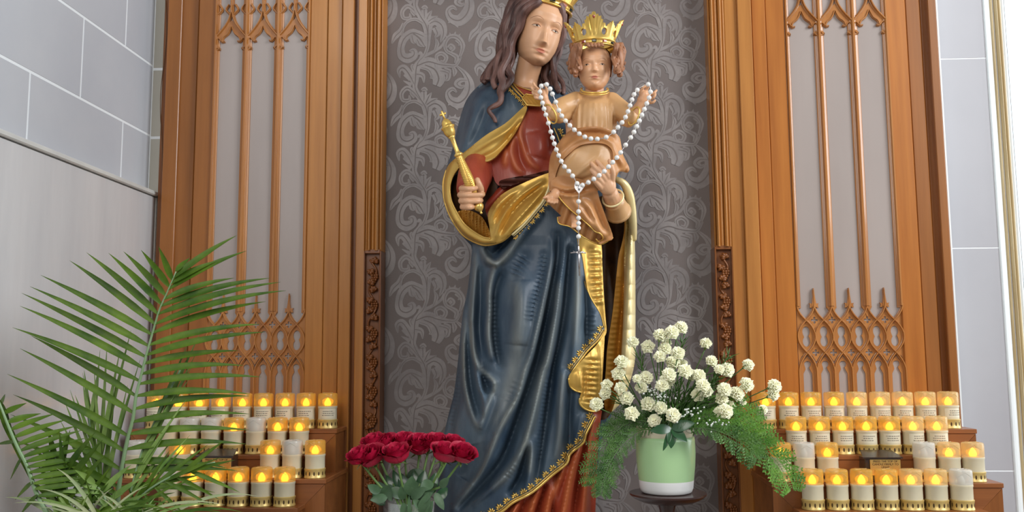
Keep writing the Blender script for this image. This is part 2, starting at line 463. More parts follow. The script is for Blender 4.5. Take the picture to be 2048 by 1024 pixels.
mesh_obj('wallpaper_print', V, Fc, ['wallpaper_print', 'wallpaper'], wall_niche, False, fmats=FM)['label'] = 'lighter satin scrolling acanthus print'

# lintel closing the niche above the frame
t3 = tag(empty('trim_3', ((nxa + nxb) / 2, YW, P(1090, -26, YW).z)), kind='structure')
zl3 = P(1090, -26, YW).z
for k, (dp, h0_, h1_) in enumerate(((.05, 0, .03), (.09, .03, .07), (.13, .07, .14))):
    m = MB(); m.box(nxa - .03, nxb + .03, YW - dp, YB, zl3 + h0_, zl3 + h1_, .004); m.build('moulding', 'oak', t3, smooth=False)
# ---- oak panelling either side of the niche
YP = 2.60
def board(xa, xb, Yf, mat, parent, name='board', ysample=0, z0=Z0, z1=Z1, bev=.002, Yback=YB):
    m = MB(); m.box(X0(xa, Yf, ysample), X0(xb, Yf, ysample), Yf, Yback, z0, z1, bev)
    return m.build(name, mat, parent, smooth=False)

def bar(mbx, pts, w, Yt, h=.010, n=5, smooth_path=True):
    """raised tracery bar along a path of (X, Z) on the plane Yt"""
    c = catmull(pts, n) if smooth_path else np.array(pts, float)
    k = len(c); t = np.gradient(c, axis=0); t /= (np.linalg.norm(t, axis=1)[:, None] + 1e-12)
    nn = np.stack([-t[:, 1], t[:, 0]], 1)
    prof = [(-.5, 0), (-.5, .45), (-.34, .5), (-.16, 1), (.16, 1), (.34, .5), (.5, .45), (.5, 0)]
    V = []
    for a, q in prof:
        p = c + nn * (w * a)
        V += [(p[i, 0], Yt - h * q, p[i, 1]) for i in range(k)]
    Fc = [(a * k + i, a * k + i + 1, (a + 1) * k + i + 1, (a + 1) * k + i) for a in range(len(prof) - 1) for i in range(k - 1)]
    Fc += [tuple(a * k for a in range(len(prof))), tuple(a * k + k - 1 for a in range(len(prof)))[::-1]]
    mbx.add(V, Fc)
def plate(mbx, poly, holes, Yt, th, step=.006):
    V, Fc = triangulate(np.array(poly), step, [np.array(h) for h in holes])
    V3 = np.stack([V[:, 0], np.full(len(V), Yt), V[:, 1]], 1)
    V4, F4 = shell(V3, Fc, (0, th, 0)); mbx.add(V4, F4)
def circ(cx, cz, r, n=14, a0=0, a1=2 * math.pi):
    return [(cx + r * math.cos(a0 + (a1 - a0) * i / n), cz + r * math.sin(a0 + (a1 - a0) * i / n)) for i in range(n)]

def tracery_panel(xa, xb, parent, name_label):
    Yt = YP + .012                                # infill plane
    xL, xR = X0(xa, Yt), X0(xb, Yt); W = xR - xL; p = W / 6
    zr = lambda y: P(1690, y, Yt).z               # both panels share their heights
    cx = lambda c: xL + p * c
    root = empty('tracery_panel', (xL, Yt, zr(700)), parent)
    root['label'] = name_label
    m = MB(); m.box(xL - .004, xR + .004, Yt, Yt + .03, Z0 + .4, Z1); m.build('infill_panel', 'infill', root, smooth=False)['label'] = 'pale greyish infill behind the tracery'
    # tall mullions
    for c in (0, 2, 4, 6):
        m = MB(); a = .0085 if c in (2, 4) else .006
        dx = 0 if c in (2, 4) else (.003 if c == 0 else -.003)
        bar(m, [(cx(c) + dx, zr(612)), (cx(c) + dx, zr(-80))], a * 2, Yt, .015, smooth_path=False)
        bar(m, [(cx(c) + dx, zr(616)), (cx(c) + dx, zr(-80))], a * 3.4, Yt, .006, smooth_path=False)
        if c in (2, 4): plate(m, [(cx(c) - a * 1.7, zr(613)), (cx(c) + a * 1.7, zr(613)), (cx(c) + a * .9, zr(622)), (cx(c), zr(634)), (cx(c) - a * .9, zr(622))], [], Yt - .007, .007)
        m.build('mullion', 'oak_tracery', root, angle=40)
    zc1, zv, zc2, zl, zw = zr(640), zr(672.5), zr(705), zr(712), zr(744)
    m = MB(); bw = .0078
    for j in range(7):                            # flowing bars between the almond openings
        for sg in (-1, 1):
            if (j == 0 and sg < 0) or (j == 6 and sg > 0): continue
            k = j + sg * .5
            top = zr(608)
            def arc(z_mid, z_end):                # pointed arc out to the crossing, then the reverse curve
                q = [(cx(j + sg * .5 * t * t), zv + (z_mid - zv) * t) for t in (0, .2, .4, .6, .8, 1)]
                return q + [(cx(j + sg * (1 - .5 * (1 - t) ** 2)), z_mid + (z_end - z_mid) * t) for t in (.2, .4, .6, .8, 1)]
            bar(m, arc(zc1, top), bw, Yt, .0125 + .0004 * sg, smooth_path=False)
            bar(m, arc(zc2, zw), bw, Yt, .0127 + .0004 * sg, smooth_path=False)
    for j in range(7):
        bar(m, [(cx(j), zr(740)), (cx(j), zr(900))], bw * 1.25, Yt, .013, smooth_path=False)
    for j in (1, 3, 5):                           # ogee finials with their crockets
        x = cx(j)
        plate(m, [(x - .0065, zr(612)), (x - .004, zr(600)), (x - .0022, zr(590)), (x - .0006, zr(576)), (x + .0006, zr(576)), (x + .0022, zr(590)), (x + .004, zr(600)), (x + .0065, zr(612)), (x, zr(617))], [], Yt - .010, .010)
        for sg in (-1, 1):
            plate(m, [(x + sg * .003, zr(603)), (x + sg * .007, zr(607)), (x + sg * .013, zr(606)), (x + sg * .0105, zr(610)), (x + sg * .0125, zr(615)), (x + sg * .008, zr(615)), (x + sg * .004, zr(613))], [], Yt - .008, .008)
        bar(m, [(x, zr(616)), (x, zr(580))], .005, Yt, .012, smooth_path=False)
    m.build('tracery_bars', 'oak_tracery', root, angle=45)
    for j in range(6):                            # cusped plates in the openings
        c = cx(j + .5); r = p * .215
        ves = [(c, zc1)] + [(c + p * .47 * math.sin(math.pi * t), zc1 + (zc2 - zc1) * t) for t in (.15, .3, .5, .7, .85)] + [(c, zc2)] + [(c - p * .47 * math.sin(math.pi * t), zc1 + (zc2 - zc1) * t) for t in (.85, .7, .5, .3, .15)]
        d = r * .92
        hole = [(x_, zv + (z_ - zv) * 1.42) for x_, z_ in circ(c, zv + d, r, 12, -.95, math.pi + .95) + circ(c, zv - d, r, 12, math.pi - .95, 2 * math.pi + .95)]
        m = MB(); plate(m, ves, [hole], Yt - .0045, .0045); m.build('almond_light', 'oak_tracery', root, smooth=False)
        zt = zr(723); zk = zr(738)
        lan = [(c, zl)] + [(c + p * .48 * math.sin(math.pi / 2 * t), zl + (zw - zl) * t) for t in (.3, .6, 1)] + [(c + p * .48, zr(760)), (c + p * .48, zr(900)), (c - p * .48, zr(900)), (c - p * .48, zr(760))] + [(c - p * .48 * math.sin(math.pi / 2 * t), zl + (zw - zl) * t) for t in (1, .6, .3)]
        hole = circ(c, zr(728), p * .19, 12, -1.05, math.pi + 1.05) + [(c - p * .12, zr(738)), (c - p * .25, zr(747)), (c - p * .26, zr(895)), (c + p * .26, zr(895)), (c + p * .25, zr(747)), (c + p * .12, zr(738))]
        m = MB(); plate(m, lan, [hole], Yt - .0045, .0045); m.build('lancet_light', 'oak_tracery', root, smooth=False)
    for z in (zc1, zc2):                          # little pierced lozenges between
        for j in range(0, 7):
            x = cx(j); a = p * .46; b = abs(zr(640) - zr(658))
            loz = [(x, z + b), (x + a * .45, z + b * .35), (x + a, z), (x + a * .45, z - b * .35), (x, z - b), (x - a * .45, z - b * .35), (x - a, z), (x - a * .45, z + b * .35)]
            if j in (0, 6):                       # half spandrels against the frame
                sg = 1 if j == 0 else -1
                m = MB(); plate(m, [(x, z + b * 1.25), (x + sg * a * .4, z + b * .4), (x + sg * a, z), (x + sg * a * .4, z - b * .4), (x, z - b * 1.25)], [], Yt - .005, .005, .004); m.build('spandrel', 'oak_tracery', root, smooth=False); continue
            q = p * .15
            hole = []
            for s4 in range(4):
                th = s4 * math.pi / 2
                hole += [(x + q * .42 * math.cos(th - .78), z + q * .42 * math.sin(th - .78)), (x + q * 1.15 * math.cos(th - .4), z + q * 1.15 * math.sin(th - .4)), (x + q * 1.35 * math.cos(th), z + q * 1.35 * math.sin(th)), (x + q * 1.15 * math.cos(th + .4), z + q * 1.15 * math.sin(th + .4))]
            m = MB(); plate(m, loz, [hole], Yt - .005, .005, .004); m.build('lozenge_light', 'oak_tracery', root, smooth=False)
    # cusped heads of the three tall lancets
    for c0 in (0, 2, 4):
        x = cx(c0 + 1)
        m = MB(); bar(m, [(x, zr(-80)), (x, zr(-6))], bw * 1.5, Yt, .014, smooth_path=False)
        for sg in (-1, 1):
            bar(m, [(x + sg * .002, zr(-10)), (x + sg * p * .07, zr(-3)), (x + sg * p * .22, zr(12)), (x + sg * p * .52, zr(27)), (x + sg * p * .97, zr(44))], bw * 1.15, Yt, .0132 + .0005 * sg)
            bar(m, [(x + sg * p * .02, zr(22)), (x + sg * p * .22, zr(36)), (x + sg * p * .50, zr(44)), (x + sg * p * .58, zr(53)), (x + sg * p * .40, zr(52))], bw * .8, Yt, .010)
            bar(m, [(x + sg * p * .58, zr(53)), (x + sg * p * .80, zr(46)), (x + sg * p * .97, zr(56)), (x + sg * p * .84, zr(66)), (x + sg * p * .68, zr(68))], bw * .8, Yt, .010)
            bar(m, [(x + sg * p * .97, zr(84)), (x + sg * p * .95, zr(76)), (x + sg * p * .84, zr(70)), (x + sg * p * .68, zr(68))], bw * .8, Yt, .010)
            plate(m, [(x, zr(8)), (x + sg * p * .45, zr(25)), (x + sg * p * .97, zr(44)), (x + sg * p * .97, zr(58)), (x + sg * p * .8, zr(47)), (x + sg * p * .56, zr(54)), (x + sg * p * .5, zr(45)), (x + sg * p * .2, zr(36)), (x, zr(22))], [], Yt - .006, .006)
            plate(m, [(x + sg * p * .98, zr(46)), (x + sg * p * .88, zr(51)), (x + sg * p * .86, zr(60)), (x + sg * p * .66, zr(66)), (x + sg * p * .80, zr(69)), (x + sg * p * .90, zr(75)), (x + sg * p * .98, zr(90))], [], Yt - .007, .007)
            xx = x + sg * p * .5                   # foliate cusps in the lights above
            for s2 in (-1, 1):
                bar(m, [(xx + s2 * p * .42, zr(-2)), (xx + s2 * p * .24, zr(-8)), (xx + s2 * p * .12, zr(-14)), (xx + s2 * p * .3, zr(-24))], bw * .9, Yt, .010)
        m.build('arch_head', 'oak_tracery', root, angle=45)
    return root

trim1 = tag(empty('trim_1', (X0(550, YP), YP, 0)), kind='structure')
for a, b, Yf, mt in ((330, 345, YP + .05, 'oak_dark'), (337, 365, YP + .012, 'oak_brown'), (365.2, 399, YP + .020, 'oak_brown'), (399.2, 436, YP + .004, 'oak_brown'),
                     (622.5, 656.5, YP, 'oak'), (657, 685.5, YP - .004, 'oak'), (686, 708, YP - .018, 'oak')):
    board(a, b, Yf, mt, trim1)
board(706, 719, YP + .01, 'oak_dark', trim1)
board(717.5, 735, YP - .012, 'oak', trim1)
trim2 = tag(empty('trim_2', (X0(1640, YP), YP, 0)), kind='structure')
for a, b, Yf, mt in ((1447, 1472.5, YP - .012, 'oak'), (1473.5, 1501.5, YP - .022, 'oak'), (1502, 1529, YP - .006, 'oak_warm'), (1529.5, 1566, YP, 'oak_warm'),
                     (1770, 1809.5, YP + .0, 'oak_warm'), (1810, 1838, YP + .016, 'oak_brown'), (1838.2, 1854, YP + .024, 'oak_dark'), (1854.5, 1871, YP + .004, 'oak_brown')):
    board(a, b, Yf, mt, trim2)
m = MB(); m.box(X0(1871, YP + .03), X0(1874, YP + .03), YP + .03, YR, Z0, Z1); m.build('edge_bead', 'marble_white', trim2, smooth=False)
# strips above the carved vines and the mouldings framing the wallpaper
zcv = P(748, 502, YP).z; zcv2 = P(1443, 494, YP).z
for xs_, tr, zc in (((737, 742.5, 748, 756, 763, 768.5), trim1, zcv), ((1413, 1417.5, 1424, 1433, 1440, 1446.5), trim2, zcv2)):
    lay = (-.012, -.018, -.010, -.016, -.006) if tr is trim1 else (-.006, -.016, -.010, -.018, -.012)
    for a, b, d in zip(xs_[:-1], xs_[1:], lay):
        half_round('moulding', X0(a, YP), X0(b, YP), YP + d, 'oak', tr, .006, z0=zc, Yback=YB)
tracery_panel(435, 624, trim1, 'left tracery panel of oak with three tall lancets')
tracery_panel(1566, 1769, trim2, 'right tracery panel of oak with three tall lancets')

# carved vine strips below
def carved_strip(xa, xb, ztop, parent):
    x0, x1 = X0(xa, YP), X0(xb, YP); w = x1 - x0
    zb0 = .55
    root = empty('carved_strip', (x0, YP, zb0), parent)
    m = MB(); m.box(x0 + .0045, x1 - .0045, YP + .006, YB, zb0, ztop - .006); m.build('backing', 'oak_carved', root, smooth=False)
    for a, b in ((x0, x0 + .0048), (x1 - .0048, x1)):
        m = MB(); m.box(a, b, YP - .012, YB, zb0, ztop, .0015); m.build('edge_strip', 'oak_dark', root, smooth=False)
    m = MB(); m.box(x0 + .0045, x1 - .0045, YP - .010, YP + .02, ztop - .008, ztop + .004, .001); m.build('end_strip', 'oak_dark', root, smooth=False)
    rr = random.Random(int(xa)); cxm = (x0 + x1) / 2; iw = w / 2 - .007
    m = MB(); z = zb0 + .02; k = 0
    pts = []
    while z < ztop - .02:
        pts.append((cxm + iw * .62 * math.sin(z * 62), YP + .000 - .004 * math.sin(z * 40), z)); z += .008
    m.tube(pts, .0030, 6); m.build('vine_stem', 'oak_carved', root)
    z = zb0 + .03; k = 0
    while z < ztop - .028:
        sg = 1 if k % 2 else -1; kind = k % 4
        c = cxm + sg * iw * .30
        if kind == 3:
            mg = MB()
            for row, nn_ in enumerate((1, 2, 3, 3, 2)):
                for q in range(nn_):
                    mg.ball((c + (q - (nn_ - 1) / 2) * .0072, YP - .001 - .003 * rr.random(), z - .016 + row * .0068), .0042, 7, 5)
            mg.build('grape_cluster', 'oak_carved', root)
        else:
            mg = MB(); nl = 5
            a0 = rr.uniform(-.5, .5) + (math.pi / 2 if kind else -math.pi / 2)
            for q in range(nl):
                th = a0 + (q - 2) * .62
                L = .019 - .0035 * abs(q - 2)
                pp = [(c + math.cos(th + .25 * t) * L * t * sg, YP + .003 - .010 * math.sin(math.pi * min(t, .9)) - .002 * rr.random(), z + math.sin(th + .25 * t) * L * t) for t in (0, .3, .6, .85, 1)]
                pp = [(min(max(a, x0 + .006), x1 - .006), b, d) for a, b, d in pp]
                mg.tube(pp, [.0016, .0042, .0050, .0034, .0006], 6)
            mg.build('vine_leaf', 'oak_carved', root)
        z += .021; k += 1
    return root
carved_strip(734.5, 769, zcv, trim1)
carved_strip(1411.5, 1447, zcv2, trim2)
# plinth blocks under the boards beside the niche
zpl = P(690, 861, YP - .02).z
for a, b, tr in ((672, 708, trim1), (1474, 1502, trim2)):
    m = MB(); m.box(X0(a, YP, 0), X0(b, YP, 0), YP - .026, YP + .02, Z0, zpl, .002); m.build('plinth_block', 'oak_dark', tr, smooth=False)
# thin cable hanging down the left edge of the panelling
pts = [P(331 + 4 * math.sin(i * .9) - i * 1.2 + (8 if i > 9 else 0), i * 38, YP + .045) for i in range(13)]
m = MB(); m.tube(cat3(pts, 4), .0012, 6); tag(m.build('cable', 'cable'), 'thin brown cable hanging beside the left oak panelling', 'cable')
# ---------------------------------------------------------------- statue
mk('mantle_blue', (34, 54, 74), (90, 106, 118), scale=5.0, rough=.5, coat=.06, stretch=(2.2, 2.2, .8), detail=7, lo=.32, hi=.74, bump=.12, bscale=60)
mk('dress_red', (138, 48, 34), (176, 78, 50), scale=5.0, rough=.42, coat=.15, stretch=(2.5, 2.5, .7), detail=6, bump=.12, bscale=60)
mk('gold', (196, 150, 66), (228, 190, 104), scale=7.0, rough=.40, metal=.55, detail=5, bump=.1, bscale=70)
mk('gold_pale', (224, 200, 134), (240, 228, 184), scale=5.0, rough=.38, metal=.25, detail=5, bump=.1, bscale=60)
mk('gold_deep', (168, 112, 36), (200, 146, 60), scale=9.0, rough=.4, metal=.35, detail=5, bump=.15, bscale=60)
mk('gold_bright', (226, 180, 84), (244, 208, 120), scale=12, rough=.32, metal=.7)
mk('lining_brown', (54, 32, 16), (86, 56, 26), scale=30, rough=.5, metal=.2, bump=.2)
mk('skin_lady', (206, 156, 118), (216, 168, 130), scale=6, rough=.42, sss=.05, coat=.1)
mk('skin_child', (210, 156, 116), (218, 168, 128), scale=6, rough=.42, sss=.05, coat=.1)
mk('lips', (196, 122, 100), rough=.4)
mk('eye_white', (196, 176, 156), rough=.25)
mk('iris', (66, 50, 36), rough=.2)
mk('pupil', (26, 20, 18), rough=.15)
mk('brow', (138, 94, 70), rough=.6)
mk('hair_lady', (58, 34, 30), (140, 104, 94), scale=10, rough=.42, stretch=(2, 2, .6), detail=6, lo=.35, hi=.7)
mk('hair_child', (132, 84, 56), (178, 126, 92), scale=14, rough=.42, detail=5)
mk('tunic_tan', (196, 150, 100), (212, 168, 120), scale=4, rough=.42, coat=.12, detail=5)
mk('robe_tan', (180, 122, 72), (206, 152, 100), scale=5, rough=.42, coat=.12, detail=5, stretch=(1.5, 1.5, 1))
mk('belt_brown', (70, 34, 26), (92, 48, 36), scale=12, rough=.5)
mk('gem_dark', (24, 30, 28), rough=.12, coat=.5)
mk('gem_red', (150, 52, 34), rough=.12, coat=.5)
mk('pearl', (232, 230, 226), rough=.18, coat=.6, sss=.0, sheen=.2)
mk('silver', (200, 196, 196), rough=.25, metal=.9)

def add_highlight_glaze(name, col):
    """worn paint glaze with fold-ridge highlights painted into a base colour, where the vertices carry it"""
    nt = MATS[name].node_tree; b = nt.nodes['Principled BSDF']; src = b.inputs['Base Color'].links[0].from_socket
    at = nt.nodes.new('ShaderNodeAttribute'); at.attribute_name = 'highlight_glaze'
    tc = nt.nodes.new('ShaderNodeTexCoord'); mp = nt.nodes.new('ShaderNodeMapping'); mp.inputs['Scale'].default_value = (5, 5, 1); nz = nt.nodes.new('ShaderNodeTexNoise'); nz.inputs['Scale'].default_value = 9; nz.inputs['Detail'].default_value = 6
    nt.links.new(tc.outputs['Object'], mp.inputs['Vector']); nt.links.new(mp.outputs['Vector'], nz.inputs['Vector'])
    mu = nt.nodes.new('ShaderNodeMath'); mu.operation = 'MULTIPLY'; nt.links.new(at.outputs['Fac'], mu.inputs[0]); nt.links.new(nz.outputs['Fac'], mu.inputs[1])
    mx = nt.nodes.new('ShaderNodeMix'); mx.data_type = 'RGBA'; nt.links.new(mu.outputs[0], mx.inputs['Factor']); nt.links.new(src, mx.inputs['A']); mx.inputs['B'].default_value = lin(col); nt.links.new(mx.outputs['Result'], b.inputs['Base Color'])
add_highlight_glaze('mantle_blue', (150, 152, 142))
add_highlight_glaze('dress_red', (214, 124, 70))  # orange-lit look of the fold ridges put into the dress colour

YS = 2.36                                         # centre plane of the figure
ROWS = np.array([(140, 1016, 1092, .05), (160, 1000, 1104, .075), (170, 972, 1112, .085), (180, 948, 1130, .10), (200, 933, 1150, .11), (226, 923, 1170, .12), (258, 914, 1190, .13),
    (300, 904, 1215, .135), (330, 895, 1235, .135), (365, 888, 1250, .135), (405, 889, 1262, .14), (440, 901, 1267, .145), (470, 922, 1269, .15),
    (490, 941, 1270, .15), (530, 941, 1271, .155), (580, 935, 1271, .16), (630, 925, 1271, .165), (680, 920, 1271, .17), (734, 915, 1269, .17),
    (780, 908, 1252, .172), (825, 898, 1228, .175), (880, 884, 1206, .178), (950, 876, 1196, .18), (1024, 868, 1192, .182), (1075, 864, 1190, .182)], float)
def rowat(y, i): return np.interp(y, ROWS[:, 0], ROWS[:, i])
def base_depth(p):
    y = p[:, 1]; xl, xr, T = rowat(y, 1), rowat(y, 2), rowat(y, 3)
    t = np.clip(np.abs((p[:, 0] - (xl + xr) / 2) / ((xr - xl) / 2)), 0, 1)
    return YS - T * (1 - t ** 2.3) ** (1 / 2.1)
def folds(p, lst):
    """sum of ridges (+) and valleys (-): (points, width px, height m[, tool-mark period px])"""
    h = np.zeros(len(p))
    for it in lst:
        pts, w, a = it[0], it[1], it[2]
        c = catmull(pts, 5)
        d, t, s_ = dist_poly(p, c, along=True)
        g = np.exp(-(d / w) ** 2)
        if len(it) > 3:
            h += a * g * (.5 + .5 * np.cos(2 * np.pi * s_ / it[3])) ** .6
        else:
            h += a * g * (.35 + .65 * np.sin(np.pi * np.clip(t, .0, 1)) ** .5)
    return h
def cloth(name, poly, depth, mat, parent, th=.012, step=3.4, holes=(), smooth_outline=True, nsm=5, label=None, highlight_glaze=None):
    pl = catmull(poly, nsm, True) if smooth_outline else np.array(poly, float)
    V, F = triangulate(pl, step, [np.array(h) for h in holes])
    V3 = PN(V, depth(V))
    V4, F4 = shell(V3, [f[::-1] for f in F], (0, th, 0))
    o = mesh_obj(name, V4, F4, mat, parent, True, 60)
    if highlight_glaze:                                     # rubbed paint glaze and painted fold highlights stored on the vertices
        g = np.clip(folds(V, highlight_glaze), 0, 1); at = o.data.attributes.new('highlight_glaze', 'FLOAT', 'POINT'); at.data.foreach_set('value', np.concatenate([g, g]).astype(np.float32))
    if label: o['label'] = label
    return o
def fuse(name, mb, voxel, it, mat, parent, fac=.5):
    tmp = mb.build(name + '_tmp', mat, None)
    r = tmp.modifiers.new('r', 'REMESH'); r.mode = 'VOXEL'; r.voxel_size = voxel; r.use_smooth_shade = True
    if it:
        s_ = tmp.modifiers.new('s', 'SMOOTH'); s_.factor = fac; s_.iterations = it
    dg = bpy.context.evaluated_depsgraph_get(); ev = tmp.evaluated_get(dg)
    me = bpy.data.meshes.new_from_object(ev); me.name = name
    bpy.data.objects.remove(tmp, do_unlink=True)
    org = wloc(parent)
    me.transform(Matrix.Translation(-org))
    me.materials.clear(); me.materials.append(MATS[mat])
    me.polygons.foreach_set('use_smooth', [True] * len(me.polygons)); me.update()
    o = bpy.data.objects.new(name, me); C.objects.link(o); o.parent = parent
    return o

zfoot = P(1040, 1072, YS).z
statue = empty('statue', (P(1050, 1072, YS).x, YS, zfoot))
tag(statue, 'painted statue of a crowned woman in a blue mantle carrying a crowned child', 'statue')
m = MB(); c0 = P(1040, 1072, YS); m.box(c0.x - .26, c0.x + .22, YS - .19, YS + .26, 0, zfoot, .01)
tag(m.build('wall_plinth', 'marble_slab', smooth=False), kind='structure')

# ---- back of the mantle: full body loft behind the front drapery
ys = np.linspace(165, 1072, 60); V = []; n = 40
for y in ys:
    xl, xr, T = float(rowat(y, 1)), float(rowat(y, 2)), float(rowat(y, 3))
    cx_, rx = (xl + xr) / 2, (xr - xl) / 2
    pl_, pr_ = P(xl, y, YS), P(xr, y, YS)
    cw, hw = (pl_ + pr_) / 2, (pr_ - pl_).length / 2
    for k in range(n):
        a = 2 * math.pi * k / n; ca, sa = math.cos(a), math.sin(a)
        front = sa < 0
        x = hw * (.95 if front else .985) * math.copysign(abs(ca) ** .9, ca)
        yy = .004 * sa if front else T * .8 * sa
        flute = 0 if front else .008 * math.sin(a * 14 + y * .004) * min(1, (y - 160) / 200)
        V.append((cw.x + x, YS + .012 + yy * (.9 if front else 1) + flute, cw.z))
k = len(ys)
Fc = [(i * n + j, (i + 1) * n + j, (i + 1) * n + (j + 1) % n, i * n + (j + 1) % n) for i in range(k - 1) for j in range(n)]
Fc += [tuple(range(n)), tuple((k - 1) * n + j for j in range(n))[::-1]]
# the front of the core shows only inside the open mantle on the right
mesh_obj('mantle_back', V, Fc, 'mantle_blue', statue)['label'] = 'blue back of the mantle'

blue_f = [
    # long ridges and valleys of the skirt drapery
    ([(963, 492), (975, 516), (991, 526), (1012, 512), (1042, 470), (1075, 430)], 8, .014),
    ([(970, 496), (985, 508), (1003, 494), (1030, 460)], 8, -.016),
    ([(972, 521), (991, 532), (984, 552), (979, 580), (980, 620), (978, 670), (984, 715)], 7.5, .012),
    ([(1005, 548), (992, 578), (988, 620), (990, 680), (1000, 730)], 8, -.013),
    ([(951, 500), (950, 540), (945, 600), (943, 664), (948, 711), (962, 740), (988, 764)], 6.5, .011),
    ([(962, 540), (962, 600), (960, 660), (966, 710)], 7, -.013),
    ([(931, 620), (927, 690), (929, 760), (940, 815), (954, 853)], 6.5, .011), ([(938, 560), (934, 640)], 5.5, -.008),
    ([(939, 650), (938, 720), (946, 790), (962, 835)], 6.5, -.011), ([(920, 700), (914, 770), (904, 840), (895, 900)], 7.5, -.010),
    ([(950, 722), (958, 770), (968, 806), (958, 850)], 6.5, .010), ([(962, 735), (972, 765), (984, 790)], 7, -.012),
    ([(988, 764), (978, 806), (960, 860)], 7, .011),
    ([(1040, 560), (1042, 620), (1036, 690)], 24, .016),
    ([(1108, 480), (1106, 520), (1094, 577), (1080, 640), (1064, 705), (1050, 740), (1035, 794), (1002, 853), (973, 922), (949, 963), (908, 1020)], 7.5, .013),
    ([(1116, 470), (1113, 523), (1101, 594), (1085, 676), (1070, 740), (1050, 797), (1031, 853), (1002, 922), (958, 975), (920, 1012)], 9, -.021),
    ([(1130, 480), (1129, 510), (1119, 570), (1112, 629), (1096, 715), (1085, 745), (1074, 794), (1062, 845), (1048, 890), (1024, 936), (985, 976), (950, 1004)], 7, .014),
    ([(1139, 500), (1136, 547), (1130, 617), (1118, 687), (1108, 730), (1097, 809), (1086, 886), (1074, 957)], 7.5, -.018),
    ([(1153, 490), (1154, 523), (1155, 594), (1150, 687), (1143, 730)], 8, .011), ([(1127, 745), (1121, 809), (1118, 868), (1111, 915)], 7, .011),
    ([(1167, 560), (1172, 600), (1173, 664), (1168, 705)], 6.5, -.012), ([(1190, 620), (1188, 660)], 10, .008),
    ([(1143, 780), (1139, 830), (1138, 890), (1128, 925)], 7, -.013), ([(1164, 830), (1158, 865), (1148, 890)], 7, .009),
    ([(1055, 900), (1049, 926), (1040, 955), (1020, 985)], 7, -.015), ([(1064, 880), (1060, 940), (1052, 985)], 7.5, .012),
    ([(940, 890), (946, 925), (930, 960)], 20, -.016), ([(1010, 800), (990, 850), (965, 900)], 12, .006), ([(893, 900), (885, 960), (880, 1020)], 8, .010),
    # chisel ladders
    ([(1050, 512), (1036, 536), (1030, 550)], 10, -.0032, 9.0), ([(1090, 510), (1082, 560), (1066, 610), (1060, 640)], 8, -.003, 8.5), ([(988, 600), (990, 660), (994, 715)], 7, -.0028, 8.5),
    ([(1182, 625), (1180, 660), (1176, 690)], 7, -.0034, 9.5), ([(972, 745), (975, 775)], 8, -.0026, 7), ([(920, 740), (912, 800), (902, 850)], 6, -.0024, 8), ([(1040, 760), (1020, 810)], 9, -.0018, 11), ([(1095, 760), (1085, 850), (1078, 920)], 6, -.0024, 8), ([(1030, 925), (1010, 955)], 9, -.0022, 8)]
def blue_depth(p):
    return base_depth(p) - folds(p, blue_f) * 2.1
# ---- red dress: skirt below the hem
red_f = [([(1190, 840), (1178, 900), (1165, 1060)], 8, .022), ([(1160, 890), (1140, 960), (1120, 1060)], 8, .024), ([(1172, 890), (1158, 960), (1142, 1060)], 6, -.022),
         ([(1130, 930), (1100, 1000), (1085, 1060)], 8, .022), ([(1118, 940), (1106, 990), (1104, 1060)], 6, -.018), ([(1195, 850), (1187, 940), (1182, 1060)], 5, -.02), ([(1078, 980), (1062, 1020), (1055, 1060)], 7, .018), ([(1090, 970), (1076, 1020), (1070, 1060)], 5, -.018), ([(1038, 1006), (1024, 1030), (1014, 1060)], 6, .018), ([(1050, 1000), (1040, 1030), (1034, 1060)], 5, -.014)]
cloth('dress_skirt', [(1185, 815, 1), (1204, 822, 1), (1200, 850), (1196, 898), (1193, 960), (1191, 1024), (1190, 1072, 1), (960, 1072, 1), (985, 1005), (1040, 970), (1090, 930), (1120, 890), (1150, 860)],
      lambda p: base_depth(p) + .026 - folds(p, red_f) * 1.5, 'dress_red', statue, .02, 3.2, label='brick red skirt of the dress', highlight_glaze=[(q[0], 7, 1.0) for q in red_f if q[2] > 0])

# ---- dark inside of the mantle and its gilded back panel on the right
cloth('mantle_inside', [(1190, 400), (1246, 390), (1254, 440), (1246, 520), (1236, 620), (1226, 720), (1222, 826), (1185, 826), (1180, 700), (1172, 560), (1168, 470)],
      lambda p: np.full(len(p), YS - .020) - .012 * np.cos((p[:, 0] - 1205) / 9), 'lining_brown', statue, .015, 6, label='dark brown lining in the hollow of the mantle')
pan_l = [(1244, 392), (1248, 420), (1249, 457), (1243, 490), (1237, 514), (1231, 570), (1225.6, 622), (1219, 665), (1214, 701), (1212, 735), (1210, 764), (1209, 815)]
pan_r = [(1225, 823), (1246, 800), (1260, 764), (1270, 720), (1271, 664), (1271, 580), (1270, 500), (1269, 470), (1264, 405), (1257, 381), (1240, 361)]
def pan_depth(p):
    xl = np.interp(p[:, 1], [q[1] for q in pan_l], [q[0] for q in pan_l]); xr = rowat(p[:, 1], 2)
    t = np.clip((p[:, 0] - xl) / np.maximum(xr - xl, 4), 0, 1)
    d = YS - .055 - .030 * np.sin(np.pi * np.clip((t - .42) / .58, 0, 1)) + .03 * (t > .98)
    d += .016 * np.exp(-((t - .40) / .10) ** 2)
    scal = .0055 * (np.abs(np.sin(np.pi * (p[:, 1] - 480) / 30)) ** .5) * ((t > .5) & (p[:, 1] > 470) & (p[:, 1] < 760))
    lad = .0035 * np.abs(np.sin(np.pi * (p[:, 1] - 560) / 10.5)) * np.exp(-((t - .22) / .14) ** 2) * (p[:, 1] > 555)
    return d - scal + lad
pan_m = [(1250, 376), (1253, 410), (1251, 457), (1249, 500), (1247, 617), (1244, 687), (1240, 740), (1232, 796), (1224, 822)]
